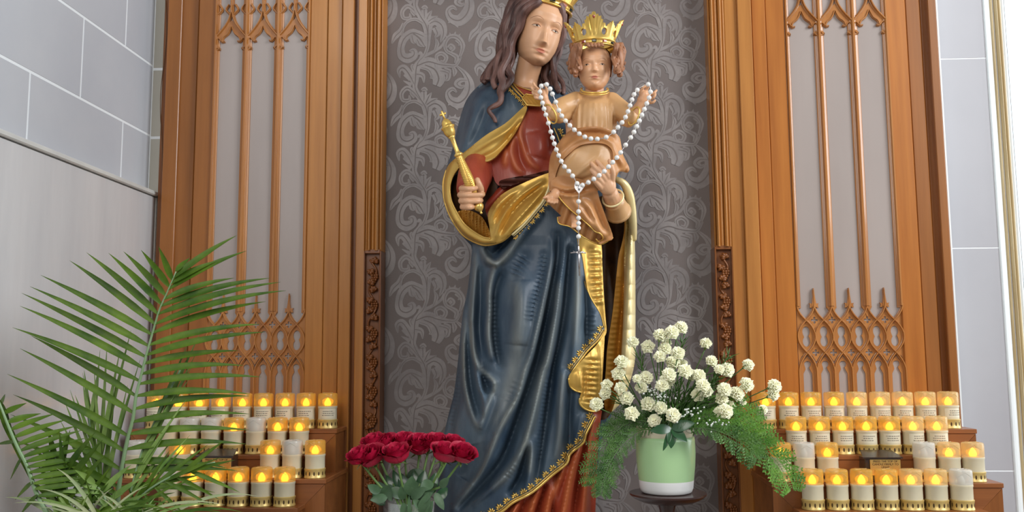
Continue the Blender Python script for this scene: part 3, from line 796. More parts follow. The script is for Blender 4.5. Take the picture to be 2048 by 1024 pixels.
cloth('mantle_back_panel', pan_l + [(1222, 823)] + pan_m[::-1], pan_depth, 'gold_deep', statue, .02, 2.6, label='ochre gilded strip inside the mantle')
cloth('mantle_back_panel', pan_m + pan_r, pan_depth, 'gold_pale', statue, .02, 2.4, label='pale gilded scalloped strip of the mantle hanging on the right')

# ---- gilded lining turned out along the right front edge
lin_f = [([(1190, 500), (1192, 560), (1198, 610)], 9, .008, 13.0), ([(1163, 500), (1168, 560)], 5, .006), ([(1203, 500), (1206, 600), (1210, 650)], 4, .008)]
cloth('lining_facing', [(1150, 470), (1185, 472), (1202, 486), (1204.5, 527), (1207, 574), (1211, 631), (1213, 664), (1205, 672), (1196, 640), (1182, 600), (1170, 570), (1160, 520), (1150, 490)],
      lambda p: base_depth(p) + .012 - folds(p, lin_f), 'gold', statue, .012, 2.8, label='gilded facing along the mantle edge')
def flap_depth(p): return np.minimum(base_depth(p) - .004, blue_depth(p) - .006) - folds(p, flap_f)
flap_f = [([(1185, 715), (1182, 760), (1178, 812)], 11, .007, 10.5), ([(1200, 690), (1202, 760), (1198, 820)], 4, .007), ([(1158, 745), (1160, 775)], 8, .009), ([(1168, 742), (1168, 785), (1164, 800)], 4, -.008)]
cloth('lining_flap', [(1210, 660, 1), (1207, 720), (1203, 780), (1199, 820), (1186, 823), (1170, 818), (1160, 808), (1159, 797), (1163, 784, 1), (1150, 781), (1140, 772), (1137, 757), (1143, 744), (1172, 712), (1197, 685)],
      lambda p: flap_depth(p), 'gold', statue, .014, 2.6, label='fluted gilded flap at the mantle edge')

# ---- blue mantle: front drapery
skirt_poly = [(1098, 372), (1092, 400), (1071, 425), (1040, 455), (1000, 480), (965, 487), (945, 488, 1), (941, 530), (935, 580), (925, 631), (916, 720), (908, 785), (898, 825), (886, 878), (876, 950), (868, 1024), (866, 1050, 1),
              (960, 1046), (1002, 1024), (1026, 1005), (1065, 984), (1106, 949), (1133, 927), (1141, 907), (1166, 886), (1172, 868), (1184, 845), (1190, 833, 1), (1175, 812), (1160, 790), (1150, 770), (1143, 745, 1),
              (1172, 706), (1197, 680), (1209, 661, 1), (1207, 650), (1200, 627), (1181, 594), (1173, 568), (1165, 515), (1156, 490), (1150, 440), (1140, 390), (1120, 372)]
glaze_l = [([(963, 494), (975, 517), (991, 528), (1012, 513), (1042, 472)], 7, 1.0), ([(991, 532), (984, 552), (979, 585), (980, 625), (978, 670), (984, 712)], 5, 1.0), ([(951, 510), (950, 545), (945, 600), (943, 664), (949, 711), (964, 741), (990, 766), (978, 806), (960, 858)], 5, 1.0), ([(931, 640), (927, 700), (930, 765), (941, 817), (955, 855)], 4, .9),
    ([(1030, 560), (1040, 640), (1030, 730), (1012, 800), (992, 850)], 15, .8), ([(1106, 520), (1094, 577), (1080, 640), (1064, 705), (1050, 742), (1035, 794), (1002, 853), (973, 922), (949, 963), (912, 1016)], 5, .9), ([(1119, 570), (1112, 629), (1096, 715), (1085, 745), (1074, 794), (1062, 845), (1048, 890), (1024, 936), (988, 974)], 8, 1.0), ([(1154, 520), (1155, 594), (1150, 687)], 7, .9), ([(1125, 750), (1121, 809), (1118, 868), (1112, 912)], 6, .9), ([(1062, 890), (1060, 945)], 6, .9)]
cloth('mantle_skirt', skirt_poly, blue_depth, 'mantle_blue', statue, .012, 2.4, label='dark blue mantle falling in deep folds', highlight_glaze=glaze_l)
up_f = [([(962, 190), (945, 240), (930, 290), (905, 330)], 12, .012), ([(975, 215), (960, 255), (940, 290)], 8, -.010), ([(935, 210), (925, 250), (915, 290)], 6, -.008), ([(1000, 200), (990, 240), (970, 265)], 12, .008), ([(938, 232), (930, 262), (922, 285)], 6, -.0028, 8.5), ([(1018, 185), (1030, 215)], 9, .006)]
cloth('mantle_shoulder', [(1056, 214), (1046, 194), (1026, 172), (1006, 158), (972, 162), (949, 179), (933, 200), (923, 226), (914, 258), (904, 300), (895, 329), (888, 356), (905, 352), (935, 330), (975, 300), (1012, 270), (1044, 232)],
      lambda p: base_depth(p) - folds(p, up_f) - .004, 'mantle_blue', statue, .012, 3.4, label='blue mantle over the shoulder')
# right shoulder seen behind the child
cloth('mantle_shoulder', [(1070, 186), (1100, 168), (1128, 180), (1148, 205), (1160, 260), (1150, 330), (1112, 330), (1108, 270), (1095, 230), (1078, 210)],
      lambda p: base_depth(p) + .004, 'mantle_blue', statue, .012, 5)

# red bodice, belt, and the sleeve of the sceptre arm
bod_f = [([(1048, 232), (1040, 262), (1046, 292), (1058, 322), (1074, 336)], 6, .010), ([(1030, 270), (1022, 300), (1030, 330), (1042, 345)], 6, .010), ([(1012, 300), (1010, 330)], 6, .008), ([(1038, 285), (1040, 315), (1052, 340)], 5, -.008), ([(1080, 262), (1084, 290), (1078, 315)], 22, .020), ([(1104, 270), (1108, 310)], 6, -.006)]
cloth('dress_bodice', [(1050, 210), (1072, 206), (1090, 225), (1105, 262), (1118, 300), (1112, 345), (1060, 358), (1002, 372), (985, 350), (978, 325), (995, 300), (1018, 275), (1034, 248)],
      lambda p: base_depth(p) + .004 - folds(p, bod_f), 'dress_red', statue, .012, 3.0, label='brick red bodice of the dress', highlight_glaze=[(q[0], 5, 1.2) for q in bod_f if q[2] > 0 and q[1] < 20])
cloth('belt', [(999, 362), (1030, 354), (1062, 349), (1100, 340), (1104, 350), (1064, 362), (1030, 369), (1006, 377)], lambda p: base_depth(p) - .012 - .004 * np.sin(p[:, 1] * .7), 'belt_brown', statue, .012, 3, label='dark brown belt')
cloth('dress_waist', [(1004, 372), (1062, 358), (1100, 346), (1070, 380), (1020, 405), (985, 425), (978, 440), (970, 410), (985, 390)], lambda p: base_depth(p) + .008 - .006 * np.sin((p[:, 0] + p[:, 1]) * .16), 'dress_red', statue, .012, 4)

# gold flap from the clasp to the arm, and the lining fold round the sleeve
gf1 = [([(1044, 228), (1018, 258), (980, 282), (930, 312)], 6, .009), ([(1040, 245), (1014, 280), (985, 306), (945, 322)], 5, -.009), ([(1042, 250), (1022, 284), (996, 312), (960, 326)], 4, .010)]
cloth('gold_flap', [(1053, 210), (1040, 220), (1010, 247), (972, 270), (930, 303), (902, 324), (892, 342), (904, 346), (922, 335), (940, 331), (965, 327), (987, 317), (1001, 303), (1022, 278), (1038, 252), (1052, 222)],
      lambda p: base_depth(p) - .014 - folds(p, gf1), 'gold', statue, .012, 2.8, label='gilded mantle edge folded across the chest')
gf2 = [([(904, 330), (893, 360), (894, 400), (908, 436), (930, 464), (960, 481), (985, 482)], 6, .016), ([(1085, 362), (1050, 385), (1022, 410), (1000, 445), (990, 475)], 5, .012), ([(1080, 375), (1046, 402), (1020, 432), (1002, 465)], 5, -.012),
       ([(1088, 380), (1060, 412), (1030, 445), (1008, 472)], 5, .010), ([(1040, 378), (1010, 398), (990, 420), (982, 450)], 6, .010), ([(1028, 392), (1004, 416), (990, 440)], 5, -.010)]
cloth('gold_fold', [(906, 322), (893, 340), (888, 360), (887, 385), (891, 408), (904, 438), (926, 469), (954, 485), (977, 489), (1005, 481), (1024, 465), (1048, 444), (1071, 418), (1085, 400), (1095, 376), (1099, 345, 1), (1072, 355), (1047, 366), (1014, 382), (993, 399), (976, 426), (979, 455), (981, 476, 1), (966, 474), (946, 462), (928, 447), (915, 427), (903, 401), (900, 375), (906, 352), (918, 334)],
      lambda p: base_depth(p) - .020 - folds(p, gf2), 'gold', statue, .012, 2.8, label='gilded lining looped round the sleeve')
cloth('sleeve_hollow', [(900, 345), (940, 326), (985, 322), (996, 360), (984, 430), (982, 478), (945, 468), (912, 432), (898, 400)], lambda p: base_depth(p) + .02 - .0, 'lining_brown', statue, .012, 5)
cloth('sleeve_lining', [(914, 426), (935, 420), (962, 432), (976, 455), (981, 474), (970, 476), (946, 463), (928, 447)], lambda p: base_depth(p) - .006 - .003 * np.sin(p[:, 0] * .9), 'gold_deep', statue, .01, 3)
m = MB()
Q = [(966, 318, 2.30, 34), (958, 336, 2.27, 36), (950, 352, 2.235, 36), (945, 368, 2.205, 33), (942, 382, 2.185, 30)]
m.tube(cat3([P(x, y, Y) for x, y, Y, r in Q], 4), list(np.interp(np.linspace(0, 1, 17), np.linspace(0, 1, 5), [q[3] * .00122 for q in Q])), 24)
m.build('dress_sleeve', 'dress_red', statue)
m = MB(); m.tube([P(942 + 27 * math.cos(a), 380 + 24 * math.sin(a), 2.188) for a in np.linspace(-1.2, 2.4, 26)], .0028, 8); m.build('sleeve_cuff', 'gold', statue)

# gilded piping and floral borders along the hems
def piping(name, pts, depth, r, mat='gold_bright', off=.004, parent=None, nn=5):
    c = catmull(pts, nn); d = depth(c) - off
    m = MB(); m.tube([Vector(v) for v in PN(c, d)], r, 8); return m.build(name, mat, parent or statue)
def hem_flowers(pts, depth, inward, size, gap, mat='gold_bright'):
    """little fan-shaped flowers set along a border line"""
    c = resample(catmull(pts, 6), 1.0, False); m = MB(); acc = gap * .5; s_ = 0
    for i in range(1, len(c) - 1):
        s_ += np.linalg.norm(c[i] - c[i - 1])
        if s_ < acc: continue
        acc += gap
        t = c[i + 1] - c[i - 1]; t /= np.linalg.norm(t); nrm = np.array([-t[1], t[0]]) * inward
        for k in range(-2, 3):
            dirv = nrm * math.cos(k * .62) + t * math.sin(k * .62)
            a = c[i] + dirv * size * .30; b = c[i] + dirv * size * (1 - .12 * abs(k))
            q = np.array([a, a * .45 + b * .55, b]); w3 = PN(q, depth(q) - .0015)
            m.tube([Vector(v) for v in w3], [size * .0002, size * .00019, size * .00009], 6)
        q = np.array([c[i] + nrm * 1.5]); m.ball(Vector(PN(q, depth(q) - .001)[0]), size * .00018, 6, 4)
    return m
hem_low = [(962, 1042), (1002, 1024), (1026, 1005), (1065, 984), (1106, 949), (1133, 927), (1141, 907), (1166, 886), (1172, 868), (1184, 845), (1190, 833)]
piping('hem_piping', hem_low, blue_depth, .0034, off=.001)
in1 = [(x - 3.2, y - 3.2) for x, y in hem_low]; piping('hem_piping', in1, blue_depth, .0013, off=.001)
hem_flowers([(x - 5, y - 5) for x, y in hem_low], blue_depth, -1, 11, 19).build('hem_flowers', 'gold_bright', statue)
hem_up = [(1143, 745), (1172, 706), (1197, 680), (1209, 661)]
piping('hem_piping', hem_up, blue_depth, .0026, off=.001); piping('hem_piping', [(x - 3, y - 3) for x, y in hem_up], blue_depth, .0011, off=.001)
hem_flowers([(x - 5, y - 4) for x, y in hem_up], blue_depth, -1, 10, 16).build('hem_flowers', 'gold_bright', statue)
piping('hem_piping', [(1156, 490), (1165, 515), (1173, 568), (1181, 594), (1200, 627), (1208, 655)], blue_depth, .0016, 'gold', off=.0)
piping('flap_edge', [(1137, 757), (1140, 772), (1150, 781), (1163, 785)], flap_depth, .0020, off=.001)
piping('flap_edge', [(1159, 797), (1160, 808), (1170, 818), (1186, 823), (1199, 820)], flap_depth, .0022, off=.001)
gold_low = [(1100, 352), (1097, 376), (1086, 402), (1072, 420), (1049, 447), (1024, 470)]
gd = lambda p: base_depth(p) - .020
piping('border_piping', gold_low, gd, .0028, 'gold_pale', off=.008); piping('border_piping', [(x + 3, y + 2.4) for x, y in gold_low], gd, .0013, 'gold_pale', off=.004)
hem_flowers([(x + 5, y + 4) for x, y in gold_low], gd, -1, 9, 15).build('hem_flowers', 'gold_bright', statue)
ring = [(918, 334), (906, 352), (900, 375), (903, 401), (915, 427), (928, 447), (946, 462), (966, 474), (981, 477)]
piping('fold_edge', ring, lambda p: base_depth(p) - .020 - folds(p, gf2), .0022, 'gold', off=.001)
piping('fold_edge', [(893, 340), (887, 362), (887, 385), (891, 408), (904, 439), (926, 470), (954, 486), (977, 490), (1005, 482), (1024, 466)], lambda p: base_depth(p) - .014, .0030, 'gold', off=.0)
# neckline: gilded border with small flowers, red collar and clasp
nk = [(1022, 171), (1034, 184), (1048, 198), (1056, 208)]
sh = lambda p: base_depth(p) - .008
piping('neck_border', nk, sh, .0024, 'gold', off=.004); piping('neck_border', [(x + 4, y - 3.4) for x, y in nk], sh, .0018, 'gold', off=.004)
hem_flowers([(x - 3, y + 2.6) for x, y in nk], sh, 1, 8, 9.5).build('hem_flowers', 'gold_bright', statue)
cloth('dress_collar', [(1024, 164), (1040, 172), (1062, 180), (1082, 184), (1084, 196), (1066, 204), (1050, 194), (1034, 180)], lambda p: base_depth(p) - .002, 'dress_red', statue, .01, 3)
piping('neck_border', [(1025, 166), (1040, 174), (1062, 181), (1084, 185)], lambda p: base_depth(p) - .006, .0014, 'gold', off=.0)
cloth('clasp', [(1044, 196, 1), (1052, 188, 1), (1074, 192, 1), (1084, 202, 1), (1080, 212, 1), (1054, 210, 1)], lambda p: base_depth(p) - .022 + .0012 * np.sin(p[:, 0] * .9) * np.sin(p[:, 1] * .8), 'gold_deep', statue, .012, 2.5)
piping('clasp_rim', [(1044, 196, 1), (1052, 188, 1), (1074, 192, 1), (1084, 202, 1), (1080, 212, 1), (1054, 210, 1), (1044, 196, 1)], lambda p: base_depth(p) - .022, .0018, 'gold_bright', off=.001)
# floral border of the mantle seen beside the child
cloth('mantle_border', [(1110, 240), (1140, 246), (1150, 262), (1140, 290), (1126, 300), (1114, 288)], lambda p: base_depth(p) - .012, 'mantle_blue', statue, .01, 4)
hem_flowers([(1114, 258), (1122, 272), (1128, 290)], lambda p: base_depth(p) - .013, -1, 10, 13).build('hem_flowers', 'gold_bright', statue)
piping('border_piping', [(1108, 256), (1116, 274), (1122, 294)], lambda p: base_depth(p) - .013, .0014, off=.0)
# wide mantle sleeve under the child on the right: gold edge over the forearm
m = MB(); m.tube(cat3([P(*q) for q in ((1225, 356, 2.20), (1246, 366, 2.20), (1257, 386, 2.215), (1262, 412, 2.235), (1266, 446, 2.26), (1268, 480, 2.29))], 5), [.006 + .006 * math.sin(i / 25 * 3.0) for i in range(26)], 12); m.build('gold_fold_edge', 'gold_pale', statue)
# ---- heads
def smooth_tab(tab):
    tab = sorted(tab); z = np.linspace(tab[0][0] - .0, tab[-1][0], 400)
    v = np.interp(z, [t[0] for t in tab], [t[1] for t in tab])
    k = np.exp(-(np.arange(-14, 15) / 7.0) ** 2); k /= k.sum()
    vp = np.concatenate([np.full(14, v[0]), v, np.full(14, v[-1])])
    vs = np.convolve(vp, k, 'valid'); vs[0] = v[0]; vs[-1] = v[-1]
    return lambda q: np.interp(q, z, vs)
def G(a, b=0.0): return np.exp(-(a ** 2 + b ** 2))
class Head:
    def __init__(s, w, f, b, zn, zm, ex, nose, cheek, pos, scale, yaw, roll, pitch, lid=.02):
        s.w, s.f, s.b = smooth_tab(w), smooth_tab(f), smooth_tab(b)
        s.zn, s.zm, s.ex, s.nose, s.cheek, s.lid = zn, zm, ex, nose, cheek, lid
        s.s = scale
        s.rot = Matrix.Rotation(R(roll), 3, 'Y') @ Matrix.Rotation(R(yaw), 3, 'Z') @ Matrix.Rotation(R(pitch), 3, 'X')
        s.o = Vector(pos) - s.rot @ Vector((0, -float(s.f(0.0)), 0)) * scale
    def W(s, p): return s.o + s.rot @ Vector((p[0], -p[1], p[2])) * s.s
    def feat(s, x, z):
        ax = np.abs(x); zn, zm, ex = s.zn, s.zm, s.ex
        t = (.10 - z) / (.10 - zn)
        up = np.clip(t, 0, 1); h = s.nose * (.20 + .80 * up ** 1.4) * np.clip(t + .55, 0, 1) ** 2 * (t > -.55)
        h = h * np.where(t > 1, np.clip(1 - (t - 1) / .20, 0, 1) ** .8, 1.0)
        d = h * G(x / (.046 + .045 * up))
        d = d + s.nose * .30 * G((ax - .082) / .045, (z - zn - .01) / .05)
        d = d - .085 * G((ax - ex) / .15, (z - .01) / .095) - .045 * G((ax - .13) / .06, (z - .03) / .10)
        d = d + .070 * G((ax - ex) / .105, (z + .012) / .068)
        d = d + .022 * G((ax - ex) / .2, (z - .20) / .06)
        d = d - .012 * G((ax - ex) / .11, (z - .085) / .014)
        d = d + s.cheek * G((ax - .36) / .22, (z - zn * .9) / .22)
        d = d + .050 * G(x / .17, (z - zm - .045) / .040) + .060 * G(x / .14, (z - zm + .055) / .045)
        d = d - .034 * G(x / .17, (z - zm) / .014) - .022 * G(x / .035, (z - (zm + zn) / 2 - .01) / .06)
        d = d - .035 * G(x / .16, (z - zm + .14) / .05) - .02 * G((ax - .18) / .04, (z - zm) / .05)
        d = d + .050 * G(x / .17, (z + .86) / .13)
        return d
    def surf(s, x, z):
        w, f = s.w(z), s.f(z)
        return f * np.sqrt(np.clip(1 - (np.abs(x) / w) ** 2.2, 0, 1)) + s.feat(x, z)
    def head_mesh(s, name, mat, parent, nz=110, na=88):
        zz = np.linspace(-1.0, 1.0, nz); V = []
        for z in zz:
            w, f, b = float(s.w(z)), float(s.f(z)), float(s.b(z))
            for k in range(na):
                a = 2 * math.pi * k / na; ca, sa = math.cos(a), math.sin(a)
                x = w * math.copysign(abs(ca) ** .92, ca)
                if sa >= 0:
                    y = float(s.surf(np.array([x]), np.array([z]))[0]) if sa > 1e-6 else 0.0
                else: y = b * sa
                V.append(s.W((x, y, z)))
        Fc = [(i * na + j, i * na + (j + 1) % na, (i + 1) * na + (j + 1) % na, (i + 1) * na + j) for i in range(nz - 1) for j in range(na)]
        Fc += [tuple(range(na))[::-1], tuple((nz - 1) * na + j for j in range(na))]
        return mesh_obj(name, V, Fc, mat, parent)
    def decal(s, name, poly, off, mat, parent, step=.012, bulge=0.0, th=.01, sm=True):
        pl = catmull(poly, 5, True) if sm else np.array(poly)
        V, F = triangulate(pl, step)
        y = s.surf(V[:, 0], V[:, 1]) + off
        if bulge:
            d = dist_poly(V, resample(pl, step), True); y = y + bulge * np.clip(d / d.max(), 0, 1) ** .5
        V3 = np.array([s.W((x, yy, z)) for (x, z), yy in zip(V, y)])
        back = np.array(s.rot @ Vector((0, 1, 0))) * th * s.s
        V4, F4 = shell(V3, F, back)
        return mesh_obj(name, V4, F4, mat, parent)
    def line(s, mb, pts, r, off=.0, n=6):
        c = catmull(pts, 5); y = s.surf(c[:, 0], c[:, 1]) + off
        k = len(c); rr = [r * s.s * (.25 + .75 * math.sin(math.pi * min(max(i / (k - 1), .02), .98))) for i in range(k)]
        mb.tube([s.W((a, yy, b)) for (a, b), yy in zip(c, y)], rr, n)
    def features(s, parent, eye_open, brow_h, eye_w=.105, lipw=.15, brow_r=.010, gaze=0.0):
        for sg in (-1, 1):
            e = sg * s.ex; z0 = -.012
            lo = .030; hi = eye_open
            al = [(e - eye_w, z0 - .004), (e - eye_w * .5, z0 + hi * .75), (e, z0 + hi), (e + eye_w * .5, z0 + hi * .75), (e + eye_w, z0 - .002), (e + eye_w * .5, z0 - lo * .8), (e, z0 - lo), (e - eye_w * .5, z0 - lo * .8)]
            ew = s.decal('eye', al, .004, 'eye_white', parent, .014)
            r = (lo + hi) * .50; gx = e + gaze
            s.decal('iris', [(gx + r * .95 * math.cos(a), z0 + (hi - lo) * .5 + r * math.sin(a) * .98) for a in np.linspace(0, 2 * math.pi, 14)[:-1]], .0065, 'iris', ew, .012)
            s.decal('pupil', [(gx + r * .5 * math.cos(a), z0 + (hi - lo) * .5 + r * .55 * math.sin(a)) for a in np.linspace(0, 2 * math.pi, 10)[:-1]], .0085, 'pupil', ew, .01)
            m = MB()
            s.line(m, al[0:5], .010, .008); m.build('eyelid_line', 'brow', parent)
            m = MB(); s.line(m, [(e - eye_w * .95, z0 + .01), (e - eye_w * .4, z0 + hi + .034), (e + eye_w * .4, z0 + hi + .034), (e + eye_w, z0 + .012)], .014, .002); s.line(m, [al[4], al[5], al[6], al[7], al[0]], .009, .002)
            m.build('eyelid', 'skin_lady' if s.nose > .2 else 'skin_child', parent)
            m = MB(); s.line(m, [(sg * (s.ex - .15), brow_h - .05), (sg * (s.ex - .06), brow_h), (sg * (s.ex + .05), brow_h + .012), (sg * (s.ex + .14), brow_h - .03), (sg * (s.ex + .19), brow_h - .07)], brow_r, -.002)
            m.build('eyebrow', 'brow', parent)
        zm, L = s.zm, lipw
        s.decal('lips', [(-L, zm + .002, 1), (-L * .55, zm + .034), (-L * .18, zm + .056), (0, zm + .044), (L * .18, zm + .056), (L * .55, zm + .034), (L, zm + .002, 1), (L * .5, zm - .058), (0, zm - .078), (-L * .5, zm - .058)], .003, 'lips', parent, .013)

lady = Head(w=[(-1.0, .06), (-.97, .20), (-.9, .33), (-.75, .45), (-.5, .555), (-.2, .62), (.1, .655), (.4, .66), (.7, .57), (.88, .40), (1.0, .04)],
            f=[(-1.0, .50), (-.97, .62), (-.9, .69), (-.75, .70), (-.5, .68), (-.2, .69), (.1, .72), (.4, .71), (.7, .57), (.9, .33), (1.0, .04)],
            b=[(-1.0, .0), (-.8, .10), (-.5, .35), (-.2, .62), (.1, .78), (.5, .76), (.8, .50), (1.0, .05)],
            zn=-.44, zm=-.645, ex=.275, nose=.265, cheek=.035, pos=P(1093.5, 55, 2.262), scale=76 * 2.262 / FOC, yaw=19, roll=13.5, pitch=6)
lady.head_mesh('face', 'skin_lady', statue)['label'] = 'carved face of the woman, tilted to her side'
lady.features(statue, .032, .222, eye_w=.118, lipw=.155, brow_r=.008, gaze=.010)
m = MB(); m.tube(cat3([P(1050, 186, 2.345), P(1052, 160, 2.345), P(1060, 125, 2.335), P(1068, 95, 2.33)], 5), [.046, .042, .037, .035, .034, .034, .034, .034, .034, .034, .034, .034, .034, .034, .034, .034][:16], 28); m.build('neck', 'skin_lady', statue)

def lock(mb, pts, r0, r1, ridges=4, n=20, flat=.75, up=(0, 1, 0), amp=.26, wave=0.0):
    """carved strand of hair: a tube with grooved section along pixel points (x, y, Y)"""
    c = cat3([P(*q) for q in pts], 6); k = len(c)
    c = [Vector(q) for q in c]
    for i in range(k):
        c[i] += Vector((math.sin(i * .42 + pts[0][0]) * wave * .00127 * min(1, i / 12), 0, 0))
    rr = [(r0 + (r1 - r0) * (i / (k - 1)) ** 1.6) * .00127 * (.55 + .45 * min(1, i / 3)) for i in range(k)]
    upv = Vector(up); V = []
    for i in range(k):
        t = (c[min(i + 1, k - 1)] - c[max(i - 1, 0)]).normalized()
        a = upv - t * upv.dot(t); a.normalize(); b = t.cross(a)
        for j in range(n):
            th = 2 * math.pi * j / n
            q = rr[i] * (1 + amp * math.cos(ridges * 2 * th + .25 * i))
            V.append(c[i] + a * math.cos(th) * q * flat + b * math.sin(th) * q)
    Fc = [(i * n + j, i * n + (j + 1) % n, (i + 1) * n + (j + 1) % n, (i + 1) * n + j) for i in range(k - 1) for j in range(n)]
    Fc += [tuple(range(n))[::-1], tuple((k - 1) * n + j for j in range(n))]
    mb.add(V, Fc)
m = MB()
# skull cap under the crown
hc = [(1.06, 1.12)]
zz = np.linspace(-.55, 1.04, 40); na = 48; V = []
for z in zz:
    w = float(lady.w(min(z, .98))) + .09; b = float(lady.b(min(z, .98))) + .12
    for k in range(na):
        a = math.pi * k / (na - 1)
        x = w * math.cos(a); y = -b * math.sin(a) + .06 + (.36 if z > .62 else .0) * max(0, (z - .62) / .3) * (1 - math.sin(a)) 
        gr = 1 + .018 * math.sin(a * 26 + z * 3)
        V.append(lady.W((x * gr, y * gr, z)))
Fc = [(i * na + j, (i + 1) * na + j, (i + 1) * na + j + 1, i * na + j + 1) for i in range(len(zz) - 1) for j in range(na - 1)]
m.add(V, Fc)
for pts, r0, r1 in (
    ([(1082, 0, 2.255), (1058, 14, 2.255), (1042, 36, 2.265), (1032, 62, 2.275), (1024, 88, 2.28), (1014, 112, 2.27), (1006, 138, 2.255), (1004, 160, 2.245), (1000, 178, 2.235), (1005, 192, 2.225), (996, 206, 2.22), (982, 217, 2.215), (983, 230, 2.215), (989, 245, 2.215)], 9, 3.0),
    ([(1070, -4, 2.265), (1046, 12, 2.27), (1030, 38, 2.28), (1022, 64, 2.285), (1016, 90, 2.285), (1010, 112, 2.28), (1016, 136, 2.265), (1020, 154, 2.255), (1012, 172, 2.245), (1002, 188, 2.235)], 10, 5),
    ([(1060, -6, 2.275), (1034, 12, 2.29), (1020, 40, 2.30), (1014, 66, 2.30), (1010, 92, 2.295), (1001, 116, 2.285), (992, 138, 2.275), (988, 158, 2.262), (994, 176, 2.245)], 10, 5),
    ([(1046, -6, 2.29), (1024, 14, 2.31), (1013, 42, 2.315), (1008, 70, 2.315), (1004, 96, 2.31), (994, 120, 2.30), (982, 140, 2.29), (972, 160, 2.28)], 10, 6),
    ([(1034, -6, 2.32), (1020, 20, 2.33), (1010, 50, 2.335), (1005, 80, 2.335), (1000, 108, 2.33), (988, 130, 2.315), (976, 148, 2.30), (964, 166, 2.29)], 10, 6),
    ([(1030, 0, 2.35), (1015, 40, 2.36), (1008, 80, 2.36), (1000, 115, 2.35), (985, 140, 2.335), (970, 162, 2.32)], 12, 9),
    ([(1030, 40, 2.33), (1022, 90, 2.33), (1014, 130, 2.32), (1004, 165, 2.30)], 14, 12),
    ([(1048, 24, 2.272), (1036, 52, 2.285), (1030, 82, 2.295), (1026, 110, 2.298), (1018, 134, 2.285), (1010, 160, 2.265)], 5, 4),
    # right side, behind the neck
    ([(1120, 6, 2.275), (1126, 30, 2.285), (1125, 60, 2.30), (1118, 90, 2.315), (1108, 116, 2.325), (1104, 140, 2.32), (1112, 162, 2.305), (1118, 184, 2.285)], 7, 5),
    ([(1126, 10, 2.30), (1128, 50, 2.315), (1120, 90, 2.33), (1112, 120, 2.335), (1112, 144, 2.33), (1122, 166, 2.315), (1128, 188, 2.30)], 6, 4),
    ([(1110, 60, 2.33), (1106, 100, 2.345), (1096, 130, 2.35), (1094, 155, 2.34), (1104, 180, 2.32)], 12, 9),
    ([(1094, 90, 2.36), (1090, 130, 2.365), (1086, 160, 2.355), (1094, 190, 2.34)], 12, 12),
    ([(1104, 84, 2.325), (1098, 118, 2.335), (1092, 146, 2.33), (1098, 166, 2.32), (1100, 186, 2.305)], 6, 4)):
    lock(m, pts, r0, r1, wave=3.2)
m.build('hair', 'hair_lady', statue)['label'] = 'long wavy brown hair'

# ---- crowns
def crown(h, rad, zc, tilt, parent, name, yoff=0.0, hgt=1.0):
    """openwork crown round a head: rad and zc in head units"""
    root = empty(name, h.W((0, yoff, zc)), parent)
    def W(th, r, z): return h.W((rad * r * math.sin(th), rad * r * math.cos(th) * .95 + yoff + tilt * z * rad, zc + rad * z * hgt))
    na = 72; prof = [(.97, 0), (1.05, .0), (1.08, .035), (1.05, .075), (1.0, .085), (1.0, .25), (1.05, .26), (1.08, .295), (1.05, .33), (.97, .33)]
    V = []; 
    for r, z in prof:
        for k in range(na): V.append(W(2 * math.pi * k / na, r, z))
    Fc = [(i * na + j, (i + 1) * na + j, (i + 1) * na + (j + 1) % na, i * na + (j + 1) % na) for i in range(len(prof) - 1) for j in range(na)]
    Fc += [((len(prof) - 1) * na + j, j, (j + 1) % na, (len(prof) - 1) * na + (j + 1) % na) for j in range(na)]
    mesh_obj('band', V, Fc, 'gold_bright', root)
    for k in range(12):
        th = 2 * math.pi * k / 12; mm = MB(); d = .11
        pts = [W(th - d, 1.015, .11), W(th + d, 1.015, .11), W(th + d, 1.015, .225), W(th - d, 1.015, .225)]
        ce = W(th, 1.06, .167)
        pts2 = [p.lerp(ce, .35) + (ce - W(th, 1.015, .167)) for p in pts]
        mm.add(pts + pts2, [(4, 5, 6, 7), (0, 1, 5, 4), (1, 2, 6, 5), (2, 3, 7, 6), (3, 0, 4, 7)])
        mm.build('gem', 'gem_dark' if k % 2 == 0 else 'gem_red', root, smooth=False)
    q = math.pi / 4
    half = [(0, 1.47), (.05, 1.45), (.09, 1.35), (.15, 1.40), (.19, 1.28), (.26, 1.30), (.28, 1.16), (.36, 1.15), (.36, 1.02), (.46, 1.0), (.50, .86), (.57, .88), (.60, .98), (.66, 1.0), (.70, 1.08), (.74, 1.02), (q, 1.16)]
    for k in range(4):
        top = [(-a, b) for a, b in half[::-1]] + half[1:]
        poly = np.array([(-q, .30)] + top + [(q, .30)])
        holes = [np.array([(sg * .46 + .125 * math.cos(a), .63 + .165 * math.sin(a)) for a in np.linspace(0, 2 * math.pi, 16)[:-1]]) for sg in (-1, 1)]
        V, F = triangulate(poly, .035, holes)
        P3 = []; Pb = []
        for a, z in V:
            r = 1.0 + .42 * (max(z - .3, 0) / 1.15) ** 1.35
            e = .045 * math.cos(a * 34 * (1.3 - .5 * z)) * math.exp(-(a / .34) ** 4) * min(1, max(0, (z - .45) * 3)) + .05 * math.exp(-((abs(a) - .46) / .2) ** 2 - ((z - .63) / .25) ** 2) + .03 * math.exp(-((abs(a) - q) / .06) ** 2)
            P3.append(W(a + k * math.pi / 2, r + e, z)); Pb.append(W(a + k * math.pi / 2, r - .07, z))
        P3 = np.array(P3); Pb = np.array(Pb)
        V4, F4 = shell(P3, [f[::-1] for f in F], Pb - P3)
        mesh_obj('palmette', V4, F4, 'gold_bright', root, True, 50)
        mm = MB(); mm.ball(W(k * math.pi / 2, 1.36, 1.30), rad * h.s * .07, 8, 6, (1, .6, 1.8)); mm.build('gem', 'gem_red', root)
    return root
